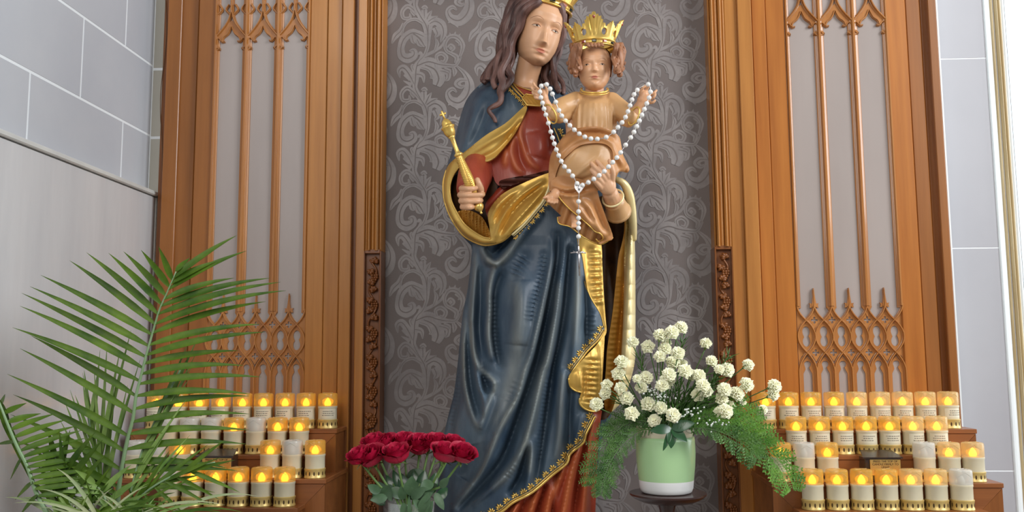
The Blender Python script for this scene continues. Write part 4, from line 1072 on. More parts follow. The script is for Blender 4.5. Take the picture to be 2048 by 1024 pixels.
crown(lady, .74, .66, -.05, statue, 'lady_crown', yoff=-.10, hgt=1.0)['label'] = 'gold crown on the woman'

# ---- the child
child = empty('child_figure', P(1180, 480, 2.17), statue)
child['label'] = 'crowned child in a tan robe with both arms raised'
kid = Head(w=[(-1.0, .08), (-.97, .22), (-.9, .33), (-.72, .50), (-.5, .63), (-.2, .70), (.1, .72), (.4, .72), (.7, .62), (.88, .44), (1.0, .05)],
           f=[(-1.0, .48), (-.97, .58), (-.88, .66), (-.72, .69), (-.5, .70), (-.2, .72), (.1, .74), (.4, .74), (.7, .60), (.9, .34), (1.0, .04)],
           b=[(-1.0, .0), (-.8, .15), (-.5, .45), (-.2, .70), (.1, .82), (.5, .8), (.8, .5), (1.0, .05)],
           zn=-.29, zm=-.56, ex=.335, nose=.145, cheek=.075, pos=P(1189, 128, 2.105), scale=48 * 2.105 / FOC, yaw=-2, roll=0, pitch=2)
kid.head_mesh('face', 'skin_child', child)
kid.features(child, .052, .245, eye_w=.115, lipw=.16, brow_r=.008)
m = MB()
zz = np.linspace(-.35, 1.0, 30); V = []
for z in zz:
    w = float(kid.w(min(z, .98))) + .05; b = float(kid.b(min(z, .98))) + .10
    for k in range(na):
        a = math.pi * k / (na - 1); gr = 1 + .03 * math.sin(a * 20 + z * 9)
        V.append(kid.W((w * math.cos(a) * gr, (-b * math.sin(a) + .05) * gr, z)))
m.add(V, [(i * na + j, (i + 1) * na + j, (i + 1) * na + j + 1, i * na + j + 1) for i in range(len(zz) - 1) for j in range(na - 1)])
rr_ = random.Random(4)
for sg in (-1, 1):                                # curls bunched beside the cheeks
    cxx = 1194 + sg * 40.5
    m.ball(P(cxx + sg * 3, 118, 2.135), 1.0, 16, 12, (11 * .00119, .03, 28 * .00119))
    for d in range(10):
        ox = sg * (-4.5 + 1.55 * d); ye = 150 - abs(d - 4) * 3.2 - (d % 2) * 7; pts = []
        for i in range(9):
            y = 86 + (ye - 86) * i / 8; bul = .80 + .45 * math.sin(math.pi * min(1, (y - 78) / 90))
            pts.append((cxx + ox * bul + 2.6 * math.sin((y - 86) / 6.5 + d * 1.3), y, 2.094 + .009 * d - .006 * math.sin((y - 86) / 6.5 + d)))
        pts += [(pts[-1][0] + sg * 3, ye + 1, pts[-1][2] - .003), (pts[-1][0] + sg * 5, ye - 4, pts[-1][2] - .004)]
        lock(m, pts, 4.0, 2.8, 2, 14, .9, amp=.3)
for q in range(5):
    x = 1176 + q * 7
    lock(m, [(x - 3, 86, 2.095), (x + 1, 91, 2.090), (x + 5 - q, 95 - abs(q - 2), 2.092)], 4, 1.5, 3, 12, .6)
m.build('hair', 'hair_child', child)['label'] = 'short curly brown hair'
crown(kid, .90, .83, .0, child, 'child_crown', yoff=.0, hgt=.98)['label'] = 'gold crown on the child'

CB = [(1190, 240, 60, 80, .072), (1176, 318, 78, 66, .088), (1165, 400, 84, 90, .055), (1215, 250, 50, 80, .05), (1130, 370, 60, 60, .05)]
def kid_depth(p):
    h = np.zeros(len(p))
    for cx_, cy_, rx, ry, rz in CB:
        q = ((p[:, 0] - cx_) / rx) ** 2 + ((p[:, 1] - cy_) / ry) ** 2
        h += (rz * np.sqrt(np.clip(1 - q, 0, 1))) ** 4
    return 2.185 - h ** .25
# tunic: torso and sleeves in one carved surface
m = MB()
def cap(mb, a, b, r0, r1, n=14):
    a, b = Vector(a), Vector(b); k = 7; L = (b - a)
    mb.tube([a + L * (i / k) for i in range(k + 1)], [r0 + (r1 - r0) * i / k for i in range(k + 1)], n); mb.ball(a, r0, n, 10); mb.ball(b, r1, n, 10)
U = px(2.12)
m.ball(P(1188, 245, 2.165), 1.0, 28, 20, (48 * U, .058, 66 * U)); m.ball(P(1190, 300, 2.17), 1.0, 24, 16, (52 * U, .066, 60 * U))
m.ball(P(1160, 206, 2.165), 26 * U, 16, 12, (1.15, .9, .85)); m.ball(P(1216, 206, 2.165), 26 * U, 16, 12, (1.15, .9, .85))
cap(m, P(1152, 206, 2.16), P(1124, 216, 2.135), 24 * U, 22 * U); cap(m, P(1124, 216, 2.135), P(1108, 226, 2.105), 21 * U, 17 * U)
cap(m, P(1222, 206, 2.16), P(1244, 222, 2.135), 23 * U, 21 * U); cap(m, P(1244, 222, 2.135), P(1262, 234, 2.105), 20 * U, 17 * U)
cap(m, P(1128, 228, 2.14), P(1118, 236, 2.12), 18 * U, 12 * U); cap(m, P(1252, 236, 2.135), P(1257, 244, 2.12), 18 * U, 12 * U)
for k in range(7):                                # soft upright pleats on the chest
    x = 1158 + k * 10.5; m.tube([P(x + (k - 3) * .4 * t / 4, 205 + t * 15, 2.115 - .004 * math.cos((k - 3) * .45) + .003 * abs(k - 3)) for t in range(6)], [.001, .0045, .006, .006, .006, .004], 8)
fuse('tunic', m, .0028, 7, 'tunic_tan', child)
m = MB(); m.tube([P(1189 + 27 * math.sin(a), 179 + 7 * math.cos(a), 2.135 - .030 * math.cos(a)) for a in np.linspace(-1.9, 1.9, 30)], .0026, 8); m.build('collar', 'gold_bright', child)
m = MB(); m.tube([P(1189 + 29 * math.sin(a), 183 + 7 * math.cos(a), 2.135 - .032 * math.cos(a)) for a in np.linspace(-1.9, 1.9, 30)], .0014, 8); m.build('collar', 'gold_bright', child)
for cx_, cy_, rx, ry, a0, a1, tl in ((1101, 228, 10, 19, -1.2, 2.9, -.35), (1268, 232, 9, 18, .3, 4.0, .35)):
    m = MB(); m.tube([P(cx_ + rx * math.cos(a) - tl * ry * math.sin(a), cy_ + ry * math.sin(a), 2.086 - .010 * math.cos(a * 1.0 + .5)) for a in np.linspace(0, 2 * math.pi, 33)], .0020, 8, False); m.build('sleeve_hem', 'gold_bright', child)

# skin: neck, forearms, hands and feet as one continuous carved surface
def finger(mb, pts, r0, r1, n=10):
    c = cat3([P(*q) for q in pts], 4); k = len(c)
    mb.tube([Vector(q) for q in c], [r0 + (r1 - r0) * i / (k - 1) for i in range(k)], n); mb.ball(c[-1], r1 * 1.02, n, 8); mb.ball(c[0], r0, n, 8)
m = MB()
cap(m, P(1189, 200, 2.165), P(1189, 160, 2.16), 20 * U, 19 * U)
cap(m, P(1189, 205, 2.17), P(1140, 212, 2.155), 16 * U, 14 * U); cap(m, P(1189, 205, 2.17), P(1236, 214, 2.155), 16 * U, 14 * U)
cap(m, P(1130, 218, 2.14), P(1103, 230, 2.105), 13 * U, 12.5 * U); cap(m, P(1103, 230, 2.105), P(1090, 203, 2.09), 12 * U, 9 * U)       # raised forearm, left
cap(m, P(1088, 197, 2.088), P(1086, 186, 2.086), 9.5 * U, 9 * U)
for pts in ([(1083, 186, 2.084), (1076, 178, 2.078), (1070, 172, 2.074), (1067, 166, 2.074)], [(1081, 189, 2.084), (1072, 184, 2.078), (1066, 180, 2.074), (1063, 175, 2.074)], [(1081, 193, 2.086), (1073, 191, 2.080), (1067, 188, 2.076), (1065, 184, 2.076)], [(1083, 197, 2.086), (1076, 197, 2.082), (1071, 196, 2.079), (1069, 192, 2.079)], [(1091, 194, 2.086), (1094, 184, 2.080), (1092, 175, 2.076), (1089, 169, 2.075)]):
    finger(m, pts, 3.6 * U, 2.5 * U)
cap(m, P(1246, 224, 2.14), P(1266, 232, 2.105), 13 * U, 12 * U); cap(m, P(1266, 232, 2.105), P(1282, 206, 2.09), 12 * U, 9 * U)        # raised forearm, right
cap(m, P(1284, 200, 2.088), P(1289, 190, 2.085), 10 * U, 9.5 * U)
for pts in ([(1290, 186, 2.084), (1294, 178, 2.080), (1297, 172, 2.076), (1297, 167, 2.076)], [(1295, 192, 2.084), (1303, 189, 2.080), (1309, 185, 2.078), (1313, 181, 2.079)], [(1295, 196, 2.084), (1303, 197, 2.078), (1308, 194, 2.074), (1311, 188, 2.074)], [(1293, 201, 2.084), (1300, 205, 2.078), (1306, 205, 2.073), (1310, 201, 2.072)], [(1283, 192, 2.086), (1281, 184, 2.082), (1286, 176, 2.078), (1290, 171, 2.077)]):
    finger(m, pts, 3.6 * U, 2.6 * U)
# feet: the left one steps out of the robe, the other peeps below it
cap(m, P(1120, 378, 2.14), P(1110, 390, 2.125), 12 * U, 11.5 * U); cap(m, P(1110, 391, 2.125), P(1101, 396, 2.105), 10.5 * U, 8 * U)
for pts in ([(1098, 392, 2.104), (1092, 394, 2.096), (1088, 396, 2.094)], [(1100, 398, 2.102), (1097, 401, 2.094), (1096, 403, 2.092)], [(1104, 400, 2.102), (1103, 403, 2.094), (1102, 405, 2.092)], [(1109, 401, 2.103), (1109, 404, 2.095), (1108, 406, 2.093)], [(1114, 401, 2.104), (1114, 403, 2.097), (1114, 405, 2.095)]):
    finger(m, pts, 3.8 * U, 2.9 * U)
cap(m, P(1150, 420, 2.16), P(1151, 446, 2.135), 11 * U, 9 * U)
for q in range(4): finger(m, [(1145 + q * 4, 448, 2.13), (1144.5 + q * 4, 452, 2.124), (1144 + q * 4, 454, 2.123)], 3 * U, 2.4 * U)
cap(m, P(1140, 212, 2.155), P(1150, 420, 2.17), 12 * U, 9 * U); cap(m, P(1189, 205, 2.17), P(1170, 330, 2.17), 18 * U, 16 * U); cap(m, P(1170, 330, 2.17), P(1120, 378, 2.14), 15 * U, 11 * U)
fuse('child_body', m, .0016, 4, 'skin_child', child, .45)

# robe: wrap round the waist, raised knee, skirts
kf1 = [([(1140, 268), (1165, 258), (1195, 256), (1225, 265), (1238, 285)], 7, .010), ([(1128, 290), (1150, 272), (1190, 266), (1222, 274)], 5, -.008), ([(1116, 318), (1134, 292), (1165, 276), (1200, 274), (1226, 288), (1236, 315)], 6, .010), ([(1104, 345), (1112, 318), (1122, 300)], 6, .009), ([(1236, 310), (1248, 328), (1255, 340)], 6, .010), ([(1230, 320), (1238, 340)], 5, -.008)]
cloth('robe_wrap', [(1140, 261), (1164, 255), (1193, 253), (1221, 260), (1238, 273), (1243, 292), (1247, 312), (1258, 334), (1256, 343), (1240, 341), (1232, 352), (1226, 330), (1225, 303), (1212, 289), (1188, 286), (1160, 291), (1141, 305), (1122, 324), (1112, 348), (1108, 371), (1099, 381), (1097, 348), (1101, 312), (1113, 291), (1125, 275)],
      lambda p: kid_depth(p) - .008 - folds(p, kf1), 'robe_tan', child, .014, 2.8)
kf2 = [([(1150, 300), (1130, 330), (1122, 360)], 6, .006), ([(1120, 380), (1160, 362), (1195, 350)], 5, -.006), ([(1112, 372), (1150, 352), (1190, 320), (1200, 305)], 4, .004)]
cloth('robe_knee', [(1160, 288), (1188, 283), (1216, 289), (1229, 310), (1231, 338), (1226, 362), (1207, 372), (1188, 385), (1160, 392), (1130, 388), (1110, 378), (1108, 348), (1122, 322), (1140, 302)],
      lambda p: kid_depth(p) - folds(p, kf2), 'tunic_tan', child, .012, 3.0)
kf3 = [([(1105, 372), (1130, 380), (1160, 374), (1195, 365)], 5, .008), ([(1112, 385), (1140, 392), (1175, 386), (1200, 380)], 5, .008), ([(1108, 378), (1135, 386), (1170, 381)], 4, -.008), ([(1160, 396), (1180, 420), (1200, 460), (1215, 475)], 7, .012), ([(1185, 400), (1198, 430), (1210, 460)], 6, -.010), ([(1196, 385), (1208, 420), (1222, 465)], 6, .010), ([(1145, 400), (1165, 425), (1190, 455)], 6, .009), ([(1172, 415), (1188, 445)], 5, -.009)]
cloth('robe_under', [(1098, 384), (1112, 392), (1128, 400), (1150, 420), (1175, 440), (1205, 470), (1200, 488), (1172, 476), (1160, 468), (1150, 460), (1139, 452), (1118, 447), (1115, 434), (1122, 431), (1106, 415), (1097, 406), (1090, 396)],
      lambda p: kid_depth(p) + .004 - .006 * np.sin(p[:, 0] * .28 + p[:, 1] * .1), 'robe_tan', child, .012, 2.8)
cloth('robe_skirt', [(1101, 363), (1118, 352), (1141, 354), (1172, 362), (1193, 380), (1200, 401), (1212, 434), (1226, 474), (1214, 482), (1200, 488), (1196, 482), (1205, 476), (1198, 466), (1190, 462), (1180, 452), (1160, 434), (1138, 416), (1120, 396), (1110, 384), (1100, 380)],
      lambda p: kid_depth(p) - .010 - folds(p, kf3), 'robe_tan', child, .012, 2.8)
kd = lambda p: kid_depth(p) - .010 - folds(p, kf3)
piping('robe_hem', [(1104, 382), (1112, 385), (1120, 397), (1138, 417), (1160, 435), (1180, 453), (1190, 463), (1200, 467), (1206, 476), (1198, 483), (1192, 478)], kd, .0016, off=.002, parent=child)
piping('robe_hem', [(1115, 434), (1118, 447), (1139, 453), (1150, 461), (1160, 469), (1172, 477), (1200, 489), (1226, 475)], kid_depth, .0016, off=.004, parent=child)

# ---- the woman's hands
hm = MB(); U2 = px(2.15)
cap(hm, P(944, 376, 2.20), P(941, 390, 2.178), 20 * U2, 18 * U2); hm.ball(P(940, 392, 2.172), 1.0, 18, 14, (21 * U2, .024, 24 * U2))
for y, x0_, x1_ in ((377, 922, 953), (390, 919, 966), (402, 921, 962), (414, 924, 948)):
    yy = y - 0
    finger(hm, [(x0_ + 8, yy - 2, 2.166), (x0_ + 1, yy, 2.148), (x0_ + 10, yy + 1, 2.128), ((x0_ + x1_) / 2 + 3, yy + 1, 2.124), (x1_ - 4, yy, 2.130), (x1_, yy - 1, 2.142)], 6.6 * U2, 5.0 * U2, 12)
finger(hm, [(958, 396, 2.160), (962, 380, 2.142), (958, 368, 2.134), (955, 360, 2.134)], 7.5 * U2, 5.6 * U2, 12)
fuse('right_hand', hm, .0017, 4, 'skin_lady', statue, .45)
hm = MB(); U3 = px(2.10)
cap(hm, P(1226, 402, 2.15), P(1220, 386, 2.125), 17 * U3, 16.5 * U3); hm.ball(P(1213, 369, 2.108), 1.0, 18, 14, (19 * U3, .017, 23 * U3), Matrix.Rotation(R(-22), 3, 'Y'))
for pts in ([(1218, 358, 2.100), (1210, 343, 2.083), (1202, 332, 2.080), (1194, 323, 2.085)], [(1212, 362, 2.098), (1201, 347, 2.080), (1191, 336, 2.078), (1183, 327, 2.083)], [(1206, 368, 2.098), (1196, 356, 2.081), (1189, 347, 2.079), (1183, 340, 2.083)], [(1202, 376, 2.100), (1194, 367, 2.086), (1189, 360, 2.084), (1187, 354, 2.087)], [(1224, 366, 2.105), (1226, 348, 2.092), (1223, 334, 2.088), (1219, 322, 2.090)]):
    finger(hm, pts, 6.2 * U3, 4.4 * U3, 12)
fuse('left_hand', hm, .0016, 4, 'skin_lady', statue, .45)
m = MB(); m.tube(cat3([P(1236, 424, 2.20), P(1232, 412, 2.175), P(1228, 402, 2.155)], 5), [.034, .031, .030, .029, .028, .027, .026, .026, .026, .026, .026], 20); m.build('dress_cuff', 'tunic_tan', statue)
m = MB(); q0 = P(1226, 396, 2.142); ax = (P(1220, 384, 2.122) - P(1232, 412, 2.172)).normalized(); a_ = ax.orthogonal().normalized(); b_ = ax.cross(a_)
m.tube([q0 + (a_ * math.cos(t) + b_ * math.sin(t)) * .0255 for t in np.linspace(0, 2 * math.pi, 33)], .0026, 8, False); m.build('cuff_rim', 'gold_pale', statue)

# ---- sceptre in her right hand
A, B = P(901, 268, 2.128), P(957, 412, 2.140)
ax = (A - B).normalized(); L = (A - B).length
sceptre = empty('sceptre', B)
tag(sceptre, 'gold sceptre topped by a small cross, held in the right hand', 'sceptre')
u = px(2.13)
def T_(t): return t * L
m = MB(); m.lathe([(0, -18 * u), (2.2 * u, -17 * u), (3 * u, -15 * u), (1.6 * u, -13 * u), (4 * u, -11 * u), (9 * u, -6 * u), (10.5 * u, -1 * u), (9.5 * u, 3 * u), (5 * u, 7 * u), (6.5 * u, 9 * u), (6.5 * u, 12 * u), (4.2 * u, 14 * u), (5 * u, 22 * u)], 24, B, ax); m.build('pommel', 'gold_bright', sceptre)
m = MB(); m.lathe([(4.6 * u, 18 * u), (9 * u, T_(.20)), (11.5 * u, T_(.32)), (10.5 * u, T_(.44)), (8.6 * u, T_(.56)), (6.8 * u, T_(.68)), (6.4 * u, T_(.70))], 28, B, ax)
m.v = [tuple(Vector(p) + ((Vector(p) - B) - ax * (Vector(p) - B).dot(ax)) * (.055 * math.sin(60 * (Vector(p) - B).dot(ax) / L + 3 * math.atan2((Vector(p) - B).dot(ax.orthogonal()), (Vector(p) - B).dot(ax.cross(ax.orthogonal())))))) for p in m.v]
m.build('grip', 'gold', sceptre)
m = MB()
for k in range(16):
    t = .30 + .024 * k; r = np.interp(t, [.20, .32, .44, .56, .68], [9, 11.5, 10.5, 8.6, 6.8]) * u
    c = B + ax * T_(t); a_ = Vector((0, -1, 0)); a_ = (a_ - ax * a_.dot(ax)).normalized(); b_ = ax.cross(a_)
    m.tube([c + ax * (.006 * (q - 1) * -1) + (a_ * math.cos((q - 1) * .9 - .3) + b_ * math.sin((q - 1) * .9 - .3)) * r * 1.01 for q in (0, .5, 1, 1.5, 2)], .0011, 6)
m.build('grip_chasing', 'gold_bright', sceptre)
m = MB(); m.lathe([(7 * u, T_(.685)), (9 * u, T_(.70)), (9 * u, T_(.72)), (6 * u, T_(.735)), (4.6 * u, T_(.76)), (4.4 * u, T_(.86)), (5.4 * u, T_(.94)), (7.5 * u, T_(.955)), (6.2 * u, T_(.97))], 24, B, ax); m.build('shaft', 'gold_bright', sceptre)
m = MB(); m.lathe([(6 * u, T_(.955)), (9.5 * u, T_(.985)), (12 * u, T_(1.03)), (12.5 * u, T_(1.07)), (14.5 * u, T_(1.085)), (14.5 * u, T_(1.10)), (11 * u, T_(1.11)), (10.6 * u, T_(1.13)), (9 * u, T_(1.17)), (5 * u, T_(1.20)), (2.5 * u, T_(1.205)), (2.5 * u, T_(1.22))], 28, B, ax); m.build('finial', 'gold_bright', sceptre)
tp = B + ax * T_(1.22); sd = Vector((ax.z, 0, -ax.x)).normalized()
m = MB()
m.tube([tp, tp + ax * 5 * u, tp + ax * 14 * u, tp + ax * 17 * u], [1.8 * u, 2.0 * u, 2.6 * u, 1.2 * u], 8); m.tube([tp + ax * 9 * u - sd * 7 * u, tp + ax * 9 * u - sd * 5 * u, tp + ax * 9 * u, tp + ax * 9 * u + sd * 5 * u, tp + ax * 9 * u + sd * 7 * u], [1.4 * u, 2.6 * u, 1.8 * u, 2.6 * u, 1.4 * u], 8)
m.build('cross', 'gold_bright', sceptre)

# ---- rosary over the child's hands
rosary = empty('rosary', P(1158, 376, 2.062))
tag(rosary, 'white pearl rosary draped over both raised hands of the child', 'rosary')
bead = MB().ball((0, 0, 0), 5.0 * px(2.06), 16, 12)
bead0 = None
def string(pts, gap, gaps=()):
    global bead0
    c = np.array(cat3([P(*q) for q in pts], 10)); seg = np.linalg.norm(np.diff(c, axis=0), axis=1); s_ = np.concatenate([[0], np.cumsum(seg)])
    m = MB(); m.tube([Vector(v) for v in c], .0011, 6); m.build('cord', 'silver', rosary)
    pos = gap * .5; k = 0
    while pos < s_[-1] - gap * .3:
        p = Vector([np.interp(pos, s_, c[:, i]) for i in range(3)])
        if bead0 is None:
            bead0 = mesh_obj('bead', [Vector(v) for v in bead.v], bead.f, 'pearl', rosary, origin=(0, 0, 0)); bead0.location = p - wloc(rosary)
        else: inst(bead0, rosary, p - wloc(rosary))
        k += 1; pos += gap * (1.42 if k % 10 in (0, 1) else 1)
gp = 13.0 * px(2.06)
yb = 2.055
string([(1158, 372, 2.062), (1152, 364, 2.058), (1146, 353, 2.052), (1138, 343, yb), (1127, 331, yb), (1119, 315, yb), (1112, 298, yb), (1106, 279, yb), (1099, 255, yb), (1094, 237, yb), (1089, 221, yb), (1085, 206, 2.056), (1081, 192, 2.060), (1080, 180, 2.062), (1084, 170, 2.062), (1091, 168, 2.062), (1098, 174, 2.060), (1104, 186, yb), (1110, 200, yb), (1117, 219, yb), (1125, 234, yb), (1136, 247, yb), (1149, 260, yb), (1164, 271, yb), (1180, 277, yb), (1196, 278, yb), (1211, 275, yb), (1225, 266, yb), (1238, 252, yb), (1249, 238, yb), (1257, 220, yb), (1263, 202, yb), (1269, 187, 2.060), (1278, 177, 2.064), (1290, 170, 2.062)], gp)
string([(1290, 170, 2.062), (1297, 169, 2.060), (1301, 177, 2.058), (1300, 189, 2.056), (1295, 203, yb), (1288, 220, yb), (1281, 236, yb), (1274, 252, yb), (1264, 271, yb), (1255, 284, yb), (1246, 298, yb), (1233, 316, yb), (1220, 330, 2.052), (1206, 345, 2.050), (1192, 355, 2.052), (1180, 363, 2.056), (1168, 369, 2.060), (1159, 373, 2.062)], gp)
tail = [(1158, 386, 2.062), (1157, 403, 2.066), (1157, 423, 2.072), (1156, 451, 2.08), (1157, 471, 2.086), (1157, 492, 2.09)]
m = MB(); m.tube(cat3([P(*q) for q in tail], 5), .0010, 6); m.build('cord', 'silver', rosary)
for y, Y in ((403, 2.066), (423, 2.072), (436, 2.076), (446.5, 2.0785), (456, 2.081), (473, 2.086)): inst(bead0, rosary, P(1157, y, Y) - wloc(rosary))
m = MB(); pl = catmull([(1150, 367, 1), (1158, 369), (1166, 367, 1), (1166, 376), (1158, 387, 1), (1150, 376)], 4, True); V, F = triangulate(pl, 2.0); V4, F4 = shell(PN(V, 2.0605), [f[::-1] for f in F], (0, .003, 0)); m.add(V4, F4)
m.tube([Vector(v) for v in PN(np.concatenate([pl, pl[:1]]), 2.060)], .0009, 6, False); m.ball(P(1158, 376, 2.059), 1, 8, 6, (.003, .0016, .006)); m.build('medal', 'silver', rosary, angle=40)
m = MB(); Yx = 2.092
m.tube([P(1157, 490, Yx), P(1157, 494, Yx), P(1158, 520, Yx), P(1159, 552, Yx)], [.0012, .0022, .0022, .0018], 8); m.tube([P(1141, 506, Yx), P(1157, 504, Yx), P(1172, 506, Yx)], [.0016, .0022, .0016], 8)
m.build('crucifix', 'silver', rosary)
m = MB(); m.tube([P(1157.5, 503, Yx - .002), P(1158, 512, Yx - .004), P(1158, 522, Yx - .004), P(1158.5, 538, Yx - .003)], [.0018, .0032, .0024, .0012], 8); m.ball(P(1157.5, 501, Yx - .004), .0024, 8, 6); m.tube([P(1146, 502, Yx - .002), P(1157, 507, Yx - .003), P(1168, 502, Yx - .002)], [.0009, .0014, .0009], 6); m.build('corpus', 'silver', rosary)
# ---------------------------------------------------------------- candle racks
mk('candle_base', (204, 172, 96), (222, 194, 126), scale=20, rough=.38, metal=.4)
mk('slot', (74, 52, 22), rough=.6)
mk('wax', (218, 208, 180), (208, 196, 166), scale=9, rough=.4, sss=.12)
mk('shell_unlit', (222, 218, 208), rough=.3, alpha=.62, coat=.3)
mk('shell_lit', (206, 166, 76), rough=.3, alpha=.55, coat=.3, emit=.05, emitc=(255, 196, 50))
mk('glow', (255, 190, 60), rough=.6, alpha=.35, emit=.9, emitc=(255, 186, 30))
mk('shell_lit_pale', (214, 188, 128), rough=.3, alpha=.55, coat=.3, emit=.04, emitc=(255, 190, 80))
mk('flame', (255, 190, 40), rough=.4, emit=6.0, emitc=(255, 196, 50))
mk('flame_off', (228, 222, 204), rough=.4)
mk('label_paper', (216, 206, 180), rough=.5)
mk('ink', (120, 110, 98), rough=.7)
mk('brass', (206, 172, 104), (190, 152, 84), scale=14, rough=.32, metal=.6)
mk('ink_dark', (56, 38, 20), rough=.6)
mk('box_dark', (62, 46, 36), (40, 30, 26), scale=6, rough=.25, coat=.4)

YC = [2.50, 2.433, 2.366, 2.30]                  # depth of the four candle rows
CR = .0272                                        # candle radius
H = .102
# prototype meshes of one candle
def cm(mb, name, mat, smooth=True, angle=40):
    o = mb.build(name, mat, None, smooth, angle); C.objects.unlink(o); return o
b_ = MB(); b_.lathe([(CR * .99, 0), (CR * 1.03, .001), (CR * 1.03, .004), (CR * 1.0, .005), (CR * 1.0, .021), (CR * 1.03, .0222), (CR * 1.03, .0255), (CR * .97, .0265)], 28)
base_o = cm(b_, 'base', 'candle_base')
s_ = MB()
for k in range(14):
    a = 2 * math.pi * (k + .5) / 14
    ce = Vector((math.cos(a) * CR * 1.0, math.sin(a) * CR * 1.0, .0132)); t = Vector((-math.sin(a), math.cos(a), 0)); r = Vector((math.cos(a), math.sin(a), 0))
    V = []
    for q in range(10):
        th = 2 * math.pi * q / 10; V.append(ce + t * .0021 * math.cos(th) + Vector((0, 0, 1)) * .0056 * math.sin(th) + r * .0004)
    V.append(ce + r * .0009)
    s_.add(V, [(q, (q + 1) % 10, 10) for q in range(10)])
slot_o = cm(s_, 'slots', 'slot')
w_ = MB(); w_.lathe([(CR * .93, .0255), (CR * .95, .028), (CR * .95, .058), (CR * .99, .0595), (CR * .99, .064), (CR * .9, .065), (CR * .55, .0655), (0.0001, .066)], 28, cap=False)
wax_o = cm(w_, 'wax_body', 'wax')
t_ = MB(); t_.lathe([(CR * .93, .063), (CR * .97, .065), (CR * .99, .068), (CR * .985, .096), (CR * .95, .1002), (CR * .86, .102), (CR * .3, .1024), (.0001, .1024)], 28, cap=False)
shell_lit = cm(t_, 'shell', 'shell_lit'); shell_pale = cm(t_, 'shell', 'shell_lit_pale'); shell_off = cm(t_, 'shell', 'shell_unlit')
x_ = MB()
for sg in (-1, 1):                                # raised cross on the push button
    x_.tube([(sg * CR * .60, -CR * .78, .0845), (sg * CR * .3, -CR * .95, .091), (0, -CR * .985, .0965)], .0007, 6)
    x_.tube([(-CR * .5, sg * CR * .5, .1025), (CR * .5, -sg * CR * .5, .1025)], .0009, 6)
rib_lit = cm(x_, 'button_ribs', 'shell_lit_pale'); rib_off = cm(x_, 'button_ribs', 'shell_unlit')
f_ = MB(); f_.lathe([(.0001, .0655), (.0065, .0658), (.0095, .0700), (.0092, .0745), (.0062, .0815), (.0026, .0865), (.0001, .0885)], 14, cap=False)
g_ = MB(); g_.ball((0, 0, .0765), .0155, 16, 10, (1, 1, .78)); halo_o = cm(g_, 'glow', 'glow')
flame_on = cm(f_, 'flame_bulb', 'flame'); flame_off = cm(f_, 'flame_bulb', 'flame_off')
l_ = MB(); n = 12; V = []
for z in (.031, .057):
    for k in range(n + 1):
        a = -math.pi / 2 - 1.0 + 2.0 * k / n; V.append((CR * .958 * math.cos(a), CR * .958 * math.sin(a), z))
l_.add(V, [(k, k + 1, n + 2 + k, n + 1 + k) for k in range(n)])
paper_o = cm(l_, 'dedication_label', 'label_paper')
inks = []
for v in range(5):                                # fine printed lines, too small to read
    rr = random.Random(v); q = MB()
    for row in range(3):
        z = .050 - row * .0058; a = -math.pi / 2 - rr.uniform(.45, .75); end = -math.pi / 2 + rr.uniform(.45, .75)
        while a < end:
            b = a + rr.uniform(.07, .22); b = min(b, end); V = []
            for zz_ in (z - .0010, z + .0010):
                for t in range(4):
                    th = a + (b - a) * t / 3; V.append((CR * .964 * math.cos(th), CR * .964 * math.sin(th), zz_))
            q.add(V, [(t, t + 1, 5 + t, 4 + t) for t in range(3)]); a = b + .05
    inks.append(cm(q, 'printed_lines', 'ink', False))

def candle(loc, lit, pale, printed, rowname, group, label, k):
    root = empty('candle', loc); tag(root, label, 'candle', group)
    root.rotation_euler.z = ((k * 37) % 11 - 5) * .05
    for o in (base_o, slot_o, wax_o, (shell_pale if pale else shell_lit) if lit else shell_off, rib_lit if lit else rib_off, flame_on if lit else flame_off): inst(o, root, (0, 0, 0))
    if lit: inst(halo_o, root, (0, 0, 0))
    root.scale = (1, 1, .95)
    if printed:
        inst(paper_o, root, (0, 0, 0)); inst(inks[k % 5], root, (0, 0, 0))
    return root

def step_box(parent, xa, xb, yf, z, zlow, framed):
    """one tread of the rack: body, tread board and a front with mitred rails"""
    w = .075
    m = MB(); m.box(xa + .004, xb - .004, yf + .008, 2.576, zlow, z - .012); m.build('step_body', 'oak_step', parent, smooth=False)
    m = MB(); m.box(xa - .003, xb + .003, yf - .003, 2.576, z - .012, z, .0015); m.build('tread', 'oak_step', parent, smooth=False)
    def prism(poly, name, mat):
        V = [(x, yf, zz_) for x, zz_ in poly]; k = len(poly)
        F = [tuple(range(k))]; V += [(x, yf + .010, zz_) for x, zz_ in poly]; F += [tuple(range(k, 2 * k))[::-1]] + [(i, k + i, k + (i + 1) % k, (i + 1) % k) for i in range(k)]
        mesh_obj(name, V, F, mat, parent, False)
    g = .0007; zt = z - .0125
    prism([(xa, zt), (xb, zt), (xb - w + g, zt - w), (xa + w - g, zt - w)], 'rail', 'oak_step')
    prism([(xa, zt - g * 1.5), (xa + w, zt - w - g * 1.5), (xa + w, zlow), (xa, zlow)], 'stile', 'oak_dark')
    prism([(xb, zt - g * 1.5), (xb, zlow), (xb - w, zlow), (xb - w, zt - w - g * 1.5)], 'stile', 'oak_dark')
    m = MB(); m.box(xa + w, xb - w, yf + .004, yf + .012, zlow, zt - w); m.build('panel', 'oak_step', parent, smooth=False)

